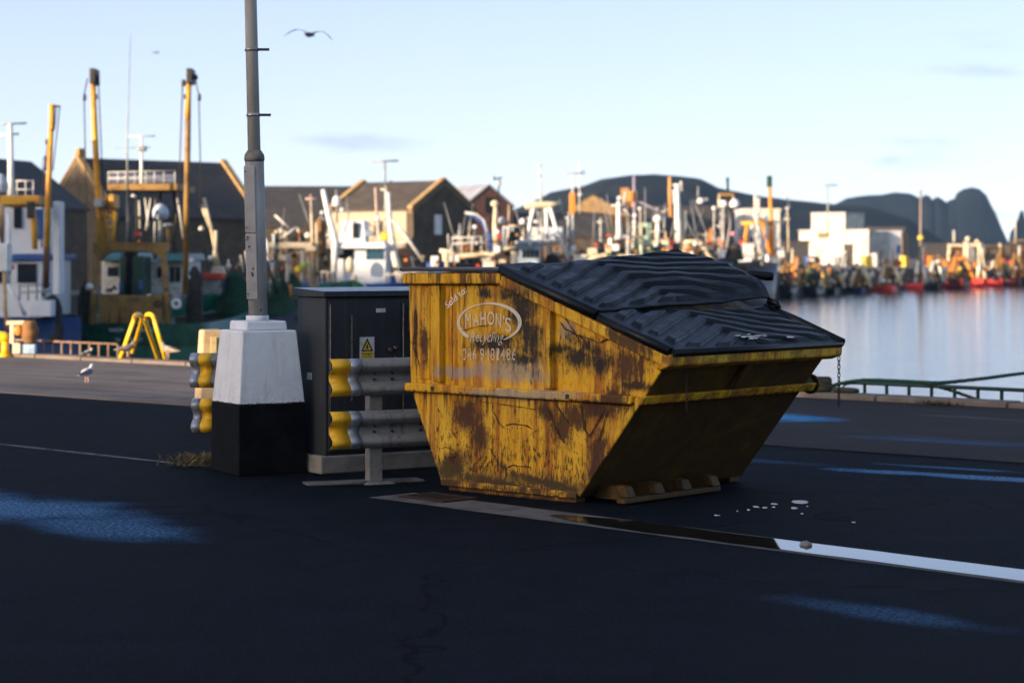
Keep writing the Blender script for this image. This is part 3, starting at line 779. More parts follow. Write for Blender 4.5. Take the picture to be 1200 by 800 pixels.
m.build('paint_chips', black, lamp)
for py in (57, 134):
    z = H + (HOR - py) / F * 18.5
    m = MB(); m.tube([pl(0, 0, z - .012), pl(0, 0, z + .012)], .062, 18); cl = m.build('clamp_band', M('clamp_steel', (.5, .5, .5), .35, .8), lamp)
    m = MB(); m.bar(pl(.05, -.02, z), pl(.155, -.02, z), .022); m.build('clamp_arm', black, cl)
m = MB(); m.tube([lean(7.6), lean(7.9) + c30 @ Vector((.3, 0, 0)), lean(8.0) + c30 @ Vector((1.1, 0, 0))], .03, 10); m.build('arm', galv, lamp)
m = MB(); q = lean(8.0) + c30 @ Vector((1.4, 0, 0)); m.ball(q, .36, .13, .07); m.build('lantern', steel, lamp)

# ------------------------------------------------------------------ electrical cabinet
CB0 = G(376, 556); CR = R(33)
cab = thing('electrical_cabinet', CB0, 'dark grey steel electrical cabinet with a yellow warning sign beside the skip', 'cabinet', CR)
cab_m = grimy('cabinet_grey', (.034, .037, .042), (.085, .085, .085), .5, None, .35, .3); cab_top = M('cabinet_roof', (.16, .19, .22), .35, .2, (.34, .37, .40), 9, .5, .62)
CW_, CD_ = 1.55, .56
m = MB(); m.box((0, 0, 0), (CW_, CD_ + .1, .155)); m.build('plinth', concrete, cab, bevel=.015)
m = MB(); m.box((.06, .03, .156), (CW_ - .05, CD_, 1.52)); m.build('body', cab_m, cab, bevel=.008)
m = MB(); m.hexa([(.03, -.005, 1.525), (CW_ - .02, -.005, 1.525), (CW_ - .02, CD_ + .03, 1.525), (.03, CD_ + .03, 1.525), (.03, -.005, 1.575), (CW_ - .02, -.005, 1.575), (CW_ - .02, CD_ + .03, 1.60), (.03, CD_ + .03, 1.60)])
m.build('roof', [cab_m, cab_top], cab, bevel=.006)
ro = [o for o in cab.children if o.name.startswith('roof')][0]
for p in ro.data.polygons:
    if p.normal.z > .5: p.material_index = 1
trim = M('worn_trim', (.22, .20, .17), .5, .4, (.10, .09, .08), 12)
for x0, x1 in ((.085, .80), (.812, 1.47)):
    m = MB(); m.box((x0, .012, .19), (x1, .029, 1.49)); dr = m.build('door', cab_m, cab, bevel=.004)
    m = MB(); m.tube([(x0 + .012, .008, .22), (x0 + .012, .008, 1.46)], .006, 8); m.build('hinge', trim, dr)
    if x0 < .5:
        m = MB(); m.box((.30, .004, .62), (.315, .0115, 1.37)); m.build('stay_bar', trim, dr)
        m = MB(); m.box((.55, .002, 1.385), (.64, .0115, 1.42)); m.build('name_plate', offwhite, dr)
        m = MB(); m.tube([(.735, .011, 1.075), (.735, -.012, 1.075)], .017, 10); m.tube([(.69, .011, 1.06), (.69, -.003, 1.06)], .02, 10); m.tube([(.74, .011, .99), (.74, .002, .99)], .01, 8); m.build('lock', M('lock_steel', (.35, .35, .36), .3, .9), dr)
    else:
        m = MB(); m.box((.865, -.03, 1.20), (.985, .0115, 1.44)); hd = m.build('handle_housing', black, dr, bevel=.012)
        m = MB(); m.bar((.905, -.045, 1.24), (.945, -.045, 1.41), .035, .02); m.build('handle', M('handle_black', (.03, .03, .035), .25), hd)
        m = MB(); m.tube([(.92, .011, 1.09), (.92, -.02, 1.09)], .018, 10); m.tube([(1.0, .011, 1.125), (1.0, -.015, 1.125)], .013, 10); m.build('lock', M('lock_steel', (.35, .35, .36), .3, .9), dr)
m = MB(); m.box((1.02, -.010, 1.528), (1.20, -.0055, 1.566)); m.build('name_plate', offwhite, cab)
m = MB(); m.box((.052, .28, .80), (.0595, .36, .86)); m.build('side_label', offwhite, cab)
# warning sign
def cabx(px, py):
    k = (px - 600) / F; u = Vector((math.cos(CR), math.sin(CR), 0))
    s = (k * CB0.y - CB0.x) / (u.x - k * u.y); Y = CB0.y + u.y * s
    return s, H + (HOR - py) / F * Y
sx0, sz1 = cabx(422.3, 395); sx1, sz0 = cabx(439, 422.5)
m = MB(); m.box((sx0, .005, sz0), (sx1, .0115, sz1)); sg = m.build('warning_sign', M('sign_white', (.66, .66, .64), .5), cab)
sw_, sh_ = sx1 - sx0, sz1 - sz0
def spn(u, v, y=.003): return (sx0 + sw_ * u, y, sz0 + sh_ * v)
sy = M('sign_yellow', (.72, .50, .02), .5, 0, (.60, .42, .04), 20); sb = M('sign_black', (.015, .014, .012), .5)
m = MB(); m.face([spn(.07, .40, .0046), spn(.93, .40, .0046), spn(.50, .96, .0046)]); m.build('triangle', sb, sg)
m = MB(); m.face([spn(.21, .455, .004), spn(.79, .455, .004), spn(.50, .835, .004)]); m.face([spn(.07, .12, .0045), spn(.95, .12, .0045), spn(.95, .37, .0045), spn(.07, .37, .0045)]); m.build('yellow_field', sy, sg)
m = MB(); m.face([spn(.56, .76), spn(.42, .60), spn(.50, .60), spn(.58, .71)]); m.face([spn(.42, .60), spn(.56, .61), spn(.53, .52), spn(.47, .52)]); m.face([spn(.44, .53), spn(.56, .53), spn(.50, .47)])
put_text(m, 'Danger', lambda u, v: spn(.12 + .72 * u, .235 + .115 * v)); m.build('sign_print', sb, sg)
m = MB()
for x0, x1 in ((.12, .22), (.25, .38), (.41, .48), (.56, .66), (.69, .80)): m.face([spn(x0, .165), spn(x1, .165), spn(x1, .185), spn(x0, .185)])
m.build('small_print', M('sign_brown', (.25, .06, .01), .5), sg)

# ------------------------------------------------------------------ crash barriers (W-profile, two rails each)
WP = [(.0, -.155), (.035, -.15), (.078, -.115), (.082, -.085), (.045, -.05), (.008, -.03), (.0, 0), (.008, .03), (.045, .05), (.082, .085), (.078, .115), (.035, .15), (.0, .155)]
beam_m = grimy('galvanised_beam', (.14, .145, .155), (.05, .045, .042), .6, None, .7, .35)
yel_end = grimy('reflective_yellow', (.82, .46, .015), (.30, .14, .03), .5, None, .4)
def wbeam(mb, x0, x1, z, y=0, flare0=0, n=2):
    rings = []
    xs = [x0 + (x1 - x0) * i / n for i in range(n + 1)]
    for x in xs:
        rings.append(([mb.v((x, y - d, z + h)) for d, h in WP], [mb.v((x, y - d + .006, z + h)) for d, h in WP]))
    for (a_, a2), (b_, b2) in zip(rings, rings[1:]):
        for i in range(len(WP) - 1):
            for f in (mb.bm.faces.new([a_[i], b_[i], b_[i + 1], a_[i + 1]]), mb.bm.faces.new([a2[i + 1], b2[i + 1], b2[i], a2[i]])):
                f.smooth = True
    for rg in (rings[0], rings[-1]):
        for i in range(len(WP) - 1): mb.bm.faces.new([rg[0][i], rg[0][i + 1], rg[1][i + 1], rg[1][i]])
BA0 = G(441, 566); BR = R(26)
def bloc(px, o=BA0, rz=BR):
    k = (px - 600) / F; u = Vector((math.cos(rz), math.sin(rz), 0)); q = Vector((math.sin(rz), -math.cos(rz), 0)) * .09
    return (k * (o.y + q.y) - (o.x + q.x)) / (u.x - k * u.y)
bar1 = thing('crash_barrier', BA0, 'double galvanised crash barrier with yellow ends running behind the yellow skip', 'crash barrier', BR)
xa, xb = bloc(390), bloc(416)
for z in (1.9 + (297 - 441) / F * 17.7, 1.9 + (297 - 502) / F * 17.7):
    m = MB(); wbeam(m, xb - .10, 2.2, z); bm_ = m.build('beam', beam_m, bar1)
    m = MB(); wbeam(m, xa, xb - .03, z, -.004); m.build('yellow_end', yel_end, bm_)
    m = MB(); wbeam(m, xb - .031, xb + .06, z, -.007); m.build('lap_edge', M('bright_galvanised', (.34, .37, .43), .4, .3, (.24, .26, .30), 9), bm_)
    m = MB()
    for q in range(12):
        bx_ = xb + .2 + (q // 4) * .42 + (q % 2) * .16; m.tube([(bx_, -.006 - .001, z - .02 + .05 * ((q // 2) % 2)), (bx_, -.022, z - .02 + .05 * ((q // 2) % 2))], .012, 8)
    m.build('bolt', black, bm_)
post_m = M('barrier_post', (.23, .22, .20), .7, .2, (.13, .12, .11), 6)
for px_, x_ in ((0, 0), (1, .95)):
    m = MB(); m.box((x_ - .055, .0065, 0), (x_ + .055, .012, .99)); m.box((x_ - .055, .0125, 0), (x_ - .05, .11, .99)); m.box((x_ + .05, .0125, 0), (x_ + .055, .11, .99))
    ps = m.build('post', post_m, bar1)
    m = MB(); m.hexa([(x_ - .13, -.10, 0), (x_ + .13, -.10, 0), (x_ + .13, .16, 0), (x_ - .13, .16, 0), (x_ - .10, -.08, .018), (x_ + .10, -.08, .018), (x_ + .10, .14, .018), (x_ - .10, .14, .018)]); m.build('foot_plate', post_m, ps)
BB0 = G(262, 547); B2R = R(-8)
bar2 = thing('crash_barrier', BB0, 'short galvanised crash barrier with yellow ends peeping out left of the white base', 'crash barrier', B2R)
for z, pa in ((1.9 + (297 - 434) / F * 19.0, 224), (1.9 + (297 - 487) / F * 19.0, 226)):
    x0 = (pa - 262) / F * 19.2
    m = MB(); wbeam(m, x0 + .06, .45, z); bm_ = m.build('beam', beam_m, bar2)
    m = MB(); wbeam(m, x0 + .08, x0 + .19, z, -.004); m.build('yellow_end', yel_end, bm_)
    m = MB(); wbeam(m, x0, x0 + .078, z, -.006); m.build('lap_edge', M('bright_galvanised', (.34, .37, .43), .4, .3), bm_)
m = MB(); m.box((.03, .012, 0), (.14, .12, 1.0)); m.build('post', post_m, bar2, bevel=.006)
bo = thing('bollard', G(247, 500), 'short sand coloured concrete bollard standing behind the left crash barrier', 'bollard', R(20))
m = MB(); z1 = H + (HOR - 386) / F * bo.location.y
m.hexa([(-.17, -.17, 0), (.17, -.17, 0), (.17, .17, 0), (-.17, .17, 0), (-.11, -.11, z1), (.11, -.11, z1), (.11, .11, z1), (-.11, .11, z1)]); m.build('post', M('sand_concrete', (.55, .40, .24), .85, 0, (.44, .31, .17), 5, bmp=.3), bo, bevel=.02)
m = MB(); m.box((-.03, -.155, z1 * .68), (.03, -.135, z1 * .93)); m.build('reflector', M('reflector', (.85, .65, .3), .3), bo)
# kerb block and bits around the plinth
kb = thing('stone_slab', G(420, 566), 'cracked flat stone slab lying at the foot of the cabinet plinth', 'slab', R(20))
m = MB(); m.box((-.45, -.10, 0), (.55, .12, .02)); m.build('slab_top', gutter_mat, kb, bevel=.01)

# dry weeds by the base
wd = MB()
wc = G(236, 545)
for _ in range(420):
    p = wc + Vector((random.gauss(0, .13), random.gauss(0, .07), 0)); h_ = random.uniform(.03, .13); a_ = random.uniform(0, 6.28); l_ = random.uniform(.3, 1.4)
    d_ = Vector((math.cos(a_) * l_ * h_, math.sin(a_) * l_ * h_, h_)); s_ = Vector((-math.sin(a_), math.cos(a_), 0)) * .0035
    wd.face([p - s_, p + s_, p + d_ * .6 + s_ * .7 + Vector((0, 0, h_ * .15)), p + d_])
tag(wd.build('dry_weeds', M('dry_grass', (.16, .12, .06), .9, 0, (.07, .055, .025), 30)), 'tuft of dry brown weeds growing beside the black foot of the base', 'weeds')

# litter near the skip
def scrap(name, px, py, rx, ry, label, mat, z=.004, group=None):
    c = G(px, py); m = MB(); n = 8; top = []; bot = []
    for i in range(n):
        q = i / n * 2 * math.pi; k = random.uniform(.45, 1.3)
        p = Vector((rx * k * math.cos(q), ry * k * math.sin(q), .001)); bot.append(p); top.append(p * .9 + Vector((0, 0, z + random.uniform(-.001, .003))))
    vb = [m.v(p) for p in bot]; vt = [m.v(p) for p in top]
    m.bm.faces.new(list(reversed(vb))); m.bm.faces.new(vt)
    for i in range(n): m.bm.faces.new([vb[i], vb[(i + 1) % n], vt[(i + 1) % n], vt[i]])
    return tag(m.build(name, mat, None, loc=c), label, 'litter', group)
paper = M('white_litter', (.55, .57, .60), .6, 0, (.40, .42, .45), 20)
scrap('litter', 938, 588, .060, .10, 'largest pale scrap of litter, furthest right of those beside the skip', paper, group='scraps of litter beside the skip')
for k, (px, py, r_) in enumerate(((886, 594, .028), (877.5, 597.5, .016), (896.5, 595, .022), (907.5, 590.5, .026), (906, 594.3, .016), (930, 595.5, .030), (864, 599, .007), (940, 602, .010), (840, 604, .02), (1000, 612, .018), (946, 593.4, .01))):
    scrap('litter', px, py, r_, r_ * 1.5, 'small pale scrap of litter on the dark asphalt beside the skip', paper, group='small scraps of litter')
st = MB(); st.ball((0, 0, .010), .045, .05, .024, 10, 6)
for v_ in st.bm.verts: v_.co += Vector((random.uniform(-1, 1), random.uniform(-1, 1), random.uniform(-1, 1))) * .008
tag(st.build('stone', M('pebble', (.22, .21, .20), .8), None, loc=G(944, 640)), 'flat grey stone lying at the edge of the gutter water', 'stone')
# ------------------------------------------------------------------ quay edge furniture
def on_edge(px, n=N_EDGE, z=0):
    """point of the quay edge line seen at photo column px"""
    k = (px - 600) / F
    # D.x*t+NQ.x*n = k*(D.y*t+NQ.y*n)
    t = (k * NQ.y * n - NQ.x * n) / (D.x - k * D.y)
    return t
def edge_rail(name, px0, px1, step_px, ztop, mat, label, r=.03, hook=False):
    n = N_EDGE + .10; t0, t1 = on_edge(px0, n), on_edge(px1, n)
    o = thing(name, Q(t0, n, 0), label, 'railing'); q0 = Q(t0, n, 0)
    L = t1 - t0; k = max(2, round((px1 - px0) / step_px))
    m = MB(q0); pts = [Q(t0, n, ztop), Q(t1, n, ztop)]
    if hook: pts = [Q(t0 - .02, n, -.1), Q(t0 - .02, n, ztop - .09), Q(t0 + .03, n, ztop - .02), Q(t0 + .12, n, ztop), Q(t1, n, ztop)]
    m.tube(pts, r, 10); m.build('top_rail', mat, o)
    m = MB(q0); m.tube([Q(t0, n, -.62), Q(t1, n, -.62)], r * .8, 8); m.build('lower_rail', mat, o)
    for i in range(1 if hook else 0, k + 1):
        t = t0 + L * i / k; m = MB(q0); m.bar(Q(t, n, -.9), Q(t, n, ztop - r * .6), r * 1.5); m.build('post', mat, o)
    return o
edge_rail('guard_rail', -30, 138, 10.4, .29, rust_rail, 'low rusty rail of short posts along the quay edge left of the yellow hoops', .024)
edge_rail('guard_rail', 988, 1260, 27.5, .20, rail_green, 'low green rail of short posts along the quay edge right of the skip', .026, True)
# mooring: bollard with rope turns, twisted rope leaving to the right
mb_ = thing('mooring_bollard', Q(on_edge(962, N_EDGE - .15), N_EDGE - .15, .075), 'squat rusty mooring bollard wrapped in old rope on the quay edge right of the skip', 'mooring bollard')
m = MB(); m.tube([(0, 0, 0), (0, 0, .12), (0, 0, .16), (0, 0, .2)], [.13, .10, .15, .12], 18); m.build('post', M('rusty_iron', (.05, .022, .014), .85), mb_)
m = MB()
for i in range(4): m.torus((.02 * math.sin(i * 2), .02 * math.cos(i), .035 + i * .035), (.06 * math.sin(i * 3), .05, 1), .155 - .01 * i, .026, 26, 8)
m.torus((.30, -.18, .035), (0.05, 0, 1), .15, .03, 24, 8); m.torus((-.25, .16, .04), (0, .05, 1), .13, .03, 24, 8)
rope_old = M('old_rope', (.07, .065, .035), .95, 0, (.03, .03, .02), 25, bmp=.6)
m.build('rope_turns', rope_old, mb_)
def rope(name, pts, r, mat, label, tw=.22):
    P = [Vector(p) for p in pts]; path = []
    for i in range(len(P) - 1):
        p0, p1, p2, p3 = P[max(i - 1, 0)], P[i], P[i + 1], P[min(i + 2, len(P) - 1)]
        k = max(4, int((p2 - p1).length / .05))
        for j in range(k):
            t = j / k
            path.append(.5 * ((2 * p1) + (p2 - p0) * t + (2 * p0 - 5 * p1 + 4 * p2 - p3) * t * t + (3 * p1 - p0 - 3 * p2 + p3) * t ** 3))
    path.append(P[-1]); m = MB(); d = 0
    for s_ in range(3):
        tp = []; d = 0
        for i, p in enumerate(path):
            ax = (path[min(i + 1, len(path) - 1)] - path[max(i - 1, 0)]).normalized(); u = ax.cross(Vector((0, 0, 1))).normalized(); w_ = u.cross(ax)
            if i: d += (p - path[i - 1]).length
            a_ = d / tw * 2 * math.pi + s_ * 2.094
            tp.append(p + (u * math.cos(a_) + w_ * math.sin(a_)) * r * .55)
        m.tube(tp, r * .6, 7)
    return tag(m.build(name, mat), label, 'rope')
ne = N_EDGE + .10
rope('mooring_rope', [Q(on_edge(975, N_EDGE - .1), N_EDGE - .1, .16), Q(on_edge(1010, ne), ne, .235), Q(on_edge(1070, ne), ne, .245), Q(on_edge(1100, ne), ne + .05, .245), W(1150, 443.5, 28.4), W(1200, 437, 28.8), W(1300, 424, 29.8), W(1420, 412, 31)], .025, rope_green, 'thick twisted green mooring rope leading off from the right hand rail')
rope('mooring_rope', [Q(on_edge(1092, ne), ne + .05, .205), Q(on_edge(1120, ne + .1), ne + .1, .13), Q(on_edge(1190, ne + .3), ne + .3, -.12), Q(on_edge(1250, ne + .5), ne + .5, -.4)], .022, rope_old, 'thin dark rope sagging below the green rail towards the water')
ms = MB(); mc = Q(on_edge(1086, N_EDGE - .9), N_EDGE - .62, .0)
for _ in range(260):
    p = mc + D * random.gauss(0, .16) + NQ * random.gauss(0, .05) + Vector((0, 0, .012)); a_ = random.uniform(0, 6.28); h_ = random.uniform(.02, .09); s_ = Vector((math.cos(a_), math.sin(a_), 0)) * .006
    ms.face([p - s_, p + s_, p + Vector((math.cos(a_ + 1.3) * h_, math.sin(a_ + 1.3) * h_, h_))])
tag(ms.build('weed_tuft', M('dark_weed', (.035, .045, .015), .9, 0, (.06, .05, .02), 20)), 'dark weed tuft in the joint behind the right hand kerb', 'weeds')

# yellow ladder hoops
lh = thing('ladder_handrail', G(166, 421), 'bright yellow pair of leaning tube hoops at the head of a quay ladder', 'handrail'); o_ = lh.location.copy()
def arc_pts(f0, top, f1, Yn, Yf):
    a_, b_ = f0, f1; n = 9; P = [W(*a_, Yn)]
    # straight legs joined by a round bow
    tl, tr = top
    for i in range(n + 1):
        q = math.pi * (1 - i / n); cx_, cy_ = (tl[0] + tr[0]) / 2, (tl[1] + tr[1]) / 2
        hx = (tr[0] - tl[0]) / 2
        P.append(W(cx_ + math.cos(q) * hx, cy_ - math.sin(q) * 7.5 + (tr[1] - tl[1]) / 2 * -math.cos(q) * -1, Yn + (Yf - Yn) * i / n))
    P.append(W(*b_, Yf)); return P
for a_, tp, b_, Yn, Yf in (((139.5, 424), ((156.5, 376), (166.5, 375)), (153.5, 418), 37.4, 38.3), ((186, 423), ((170, 375), (181, 376)), (194, 421), 37.9, 37.4)):
    P = arc_pts(a_, tp, b_, Yn, Yf); m = MB(o_); m.tube(P, .038, 14); hp_ = m.build('hoop', hoop_yellow, lh)
m = MB(o_); m.tube([W(153.5, 416, 38.3), W(152.5, 426, 38.0)], .05, 8); m.ball(W(156, 424.5, 37.6), .09, .06, .05); m.build('foot_bracket', M('rusty_iron', (.05, .022, .014), .85), lh)

# gulls
g_white = M('gull_white', (.72, .71, .69), .8, 0, (.58, .57, .56), 18); g_grey = M('gull_grey', (.17, .19, .22), .8, 0, (.11, .12, .15), 25)
g_brown = M('gull_brown', (.34, .29, .24), .85, 0, (.15, .12, .10), 30, stretch=(1, 1, .4)); g_beak = M('gull_beak', (.7, .4, .05), .5); g_leg = M('gull_leg', (.65, .42, .38), .6)
def gull(loc_, rz, sc, label, body, wing, group='gulls standing on the quay'):
    o = thing('gull', loc_, label, 'gull', rz, group); o.scale = (sc,) * 3
    m = MB()                    # tail to bill along +x, one loft
    sp_ = [(-.26, .17, .012, .006), (-.20, .18, .035, .018), (-.13, .20, .055, .05), (-.05, .215, .075, .078), (.03, .225, .078, .085), (.09, .25, .062, .072), (.125, .29, .042, .048), (.14, .325, .036, .038), (.158, .352, .038, .036), (.182, .362, .034, .031), (.202, .360, .022, .020), (.215, .357, .012, .012)]
    prev = None
    for i, (x, z, ry, rz_) in enumerate(sp_):
        n0, n1 = sp_[max(i - 1, 0)], sp_[min(i + 1, len(sp_) - 1)]
        ring = m.ring((x, 0, z), (n1[0] - n0[0], 0, n1[1] - n0[1]), ry, 14, rz_)
        if prev: m.bridge(prev, ring)
        else: m.bm.faces.new(list(reversed(ring)))
        prev = ring
    m.bm.faces.new(prev); m.build('body', body, o, smooth=True)
    for s_ in (-1, 1):
        m = MB(); prev = None
        for x, z, hy, hz in ((.10, .245, .012, .03), (.05, .245, .018, .055), (-.03, .235, .018, .06), (-.14, .215, .014, .04), (-.24, .20, .010, .022), (-.33, .19, .004, .008)):
            ring = m.ring((x, s_ * (.070 - max(0, -x) * .14), z), (1, 0, .1), hy, 10, hz)
            if prev: m.bridge(prev, ring)
            else: m.bm.faces.new(list(reversed(ring)))
            prev = ring
        m.bm.faces.new(prev); m.build('wing', wing, o, smooth=True)
        m = MB(); m.tube([(0.0, s_ * .03, .155), (.012, s_ * .032, .08), (0, s_ * .032, .012)], [.014, .008, .007], 8)
        m.face([(0, s_ * .032 - .012, .006), (.06, s_ * .032 - .035, .003), (.07, s_ * .032, .004), (.06, s_ * .032 + .035, .003), (0, s_ * .032 + .012, .006)]); m.build('leg', g_leg, o)
        m = MB(); m.ball((.188, s_ * .029, .368), .006, seg=8, rings=5); m.build('eye', black, o)
    m = MB(); m.tube([(.21, 0, .357), (.25, 0, .354), (.268, 0, .345)], [.012, .009, .003], 8); m.build('beak', g_beak, o)
    return o
gl0 = G(101.5, 449, .012); gull(gl0, R(62), .72, 'small grey backed gull standing alone out on the concrete apron', g_white, g_grey)
ga_ = Q(on_edge(197, N_EDGE - .2), N_EDGE - .2, .08); gull(ga_, R(150), .8, 'pale brown gull standing on the kerb right of the yellow hoops', g_brown, g_brown)
gb_ = Q(on_edge(149, N_EDGE - .15), N_EDGE - .15, .08); gull(gb_, R(35), .75, 'mottled brown gull half hidden behind the yellow hoops', g_brown, g_brown)
gc_ = Q(on_edge(103, N_EDGE - .2), N_EDGE - .2, .045); gull(gc_, R(40), .45, 'pale gull crouching low on the kerb in front of the rusty rail', g_white, g_grey)
def flyer(c, span, rz, label, roll=0):
    o = thing('flying_gull', c, label, 'gull', rz, 'gulls in flight'); o.rotation_euler = (R(roll), 0, rz)
    k = span / 1.3; m = MB(); prev = None
    for x, z, r_ in ((-.26, .0, .012), (-.15, 0, .045), (-.02, 0, .065), (.10, .01, .058), (.19, .02, .04), (.25, .02, .036), (.29, .015, .015), (.34, .01, .003)):
        ring = m.ring((x * k, 0, z * k), (1, 0, 0), r_ * k, 12)
        if prev: m.bridge(prev, ring)
        else: m.bm.faces.new(list(reversed(ring)))
        prev = ring
    m.bm.faces.new(prev); m.build('body', g_grey, o, smooth=True)
    for s_ in (-1, 1):
        m = MB(); st_ = [(.03, .05, .085), (.18, .11, .085), (.34, .13, .075), (.50, .06, .05), (.65, -.06, .012)]; prev = None
        for i, (y, z, ch) in enumerate(st_):
            p = [(.05 - i * .02 + ch * a_, s_ * y, z - .02 + b_) for a_, b_ in ((1, 0), (.3, .012), (-1.1, -.004), (.2, -.008))]
            ring = [m.v(Vector(q) * k) for q in p]
            if prev: m.bridge(prev, ring)
            else: m.bm.faces.new(list(reversed(ring)))
            prev = ring
        m.bm.faces.new(prev); m.build('wing', g_grey, o)
flyer(W(362, 41, 48), 1.2, R(70), 'dark gull flying with spread wings right of the lamp post', 6)
flyer(W(183, 62, 150), 1.0, R(40), 'tiny distant gull high in the sky above the yellow masts')
# ------------------------------------------------------------------ boats
BOATS = []
class Boat:
    def __init__(s, label, px, Y, name='trawler', cat='fishing boat', group='fishing boats moored in the harbour'):
        s.px = px; s.group = group; BOATS.append(s)
        s.Y = Y; s.o = Vector(((px - 600) / F * Y, Y, WATER_Z)); s.k = Y / F
        s.root = thing(name, s.o, label, cat, 0, group)
    def P(s, q):
        return W(q[0], q[1], s.Y + (q[2] if len(q) > 2 else 0))
    def box(s, part, x0, x1, y0, y1, d0, d1, mat, par=None, bevel=.03, taper=0):
        m = MB(s.o); p = s.P
        y = s.Y + d0; ref = W(x0, y0, s.Y + d0), W(x1, y1, s.Y + d0)
        X0, X1, Z0, Z1 = ref[0].x, ref[1].x, ref[1].z, ref[0].z; t = taper * (X1 - X0)
        Y0, Y1 = s.Y + d0, s.Y + d1; ty = min(t, (Y1 - Y0) * .3)
        m.hexa([(X0, Y0, Z0), (X1, Y0, Z0), (X1, Y1, Z0), (X0, Y1, Z0), (X0 + t, Y0 + ty, Z1), (X1 - t, Y0 + ty, Z1), (X1 - t, Y1 - ty, Z1), (X0 + t, Y1 - ty, Z1)])
        return m.build(part, mat, par or s.root, bevel=bevel)
    def bar(s, part, pts, r, mat, par=None, n=8):
        m = MB(s.o); rr = [q * s.k for q in r] if isinstance(r, (list, tuple)) else r * s.k
        m.tube([s.P(q) for q in pts], rr, n); return m.build(part, mat, par or s.root)
    def bars(s, part, lines, r, mat, par=None, n=6):
        m = MB(s.o)
        for L_ in lines: m.tube([s.P(q) for q in L_], r * s.k, n)
        return m.build(part, mat, par or s.root)
    def dome(s, part, px, py, r, mat, par=None, rz=None, d=0):
        m = MB(s.o); m.ball(s.P((px, py, d)), r * s.k, None, (rz or r) * s.k, 16, 10, -.6); return m.build(part, mat, par or s.root)
    def windows(s, x0, x1, y0, y1, n, d, par, mat=None, gap=.25):
        w_ = (x1 - x0) / n
        for i in range(n): s.box('window', x0 + w_ * (i + gap / 2), x0 + w_ * (i + 1 - gap / 2), y0, y1, d - .06, d + .02, mat or glass, par, 0)
    def ring(s, part, px, py, r, t, mat, d=0):
        m = MB(s.o); m.torus(s.P((px, py, d)), (0, 1, 0), r * s.k, t * s.k, 20, 8); return m.build(part, mat, s.root)
    def heap(s, part, px, py0, py1, rx, mat, d=0, seed=0, top=.25):
        """lumpy heap of netting hung or piled between two heights"""
        m = MB(s.o); prev = None; n = 16; rows = 9
        c0 = s.P((px, py1, d)); hgt = (py1 - py0) * s.k
        for j in range(rows + 1):
            f = j / rows; r_ = rx * s.k * (1 - f * (1 - top)) * (1 if j < rows else .3); ring = []
            for i in range(n):
                q = i / n * 2 * math.pi; p = Vector((math.cos(q), math.sin(q), f * 2)); nn = 1 + .45 * noise.noise(p * 1.9 + Vector((seed, seed * 2.3, 0)))
                ring.append(m.v(c0 + Vector((math.cos(q) * r_ * nn, math.sin(q) * r_ * nn * .8, f * hgt))))
            if prev: m.bridge(prev, ring)
            else: m.bm.faces.new(list(reversed(ring)))
            prev = ring
        m.bm.faces.new(prev); return m.build(part, mat, s.root)
    def hull(s, a, b, beam, ys, yb, mat, d0=0, stripe=None):
        """a, b: (px, dy) of stern and bow; ys, yb: photo rows of the rail at stern and bow (at the boat's depth)"""
        A_ = W(a[0], 0, s.Y); A_.y += a[1]; B_ = W(b[0], 0, s.Y); B_.y += b[1]; A_.z = B_.z = 0
        zs, zb = W(0, ys, s.Y).z, W(0, yb, s.Y).z; ax = (B_ - A_); L = ax.length; ax.normalize(); sd = Vector((ax.y, -ax.x, 0)); m = MB(s.o); n = 14; secs = []
        for i in range(n + 1):
            f = i / n; hb = beam / 2 * (.86 + .14 * min(1, f * 4)) * (1 - max(0, (f - .45) / .55) ** 2.2) + .03; z = zs + (zb - zs) * f ** 2
            row = []
            for sg_ in (1, -1):
                row.append([m.v(A_ + ax * (L * f * (1 - .06 * (h_ == 0)) + (.04 * L * f ** 3 if h_ > 1 else 0)) + sd * sg_ * w_ + Vector((0, 0, zz))) for h_, (w_, zz) in enumerate(((hb * .70, WATER_Z - .5), (hb * .90, WATER_Z + .35), (hb, z), (max(hb - .12, .01), z), (max(hb - .13, .01), z - .75)))])
            secs.append(row)
        for i in range(n):
            for k_ in (0, 1):
                r0, r1 = secs[i][k_], secs[i + 1][k_]
                for j in range(4):
                    f = m.bm.faces.new([r0[j], r1[j], r1[j + 1], r0[j + 1]]); f.smooth = j < 2
            m.bm.faces.new([secs[i][0][4], secs[i + 1][0][4], secs[i + 1][1][4], secs[i][1][4]])
        for e in (0, n):
            for j in range(4): m.bm.faces.new([secs[e][0][j], secs[e][0][j + 1], secs[e][1][j + 1], secs[e][1][j]])
        return m.build('hull', mat, s.root)
def spar_t(b, px, top, foot, w_, mat, par_r=1.2, tips=None):
    """mast with a T shaped aerial"""
    ms_ = b.bar('mast', [(px, foot), (px, top)], [par_r * 1.3, par_r * .6], mat)
    b.bar('aerial', [(px - w_, top + .5), (px + w_, top)], .7, offwhite, ms_)
    return ms_

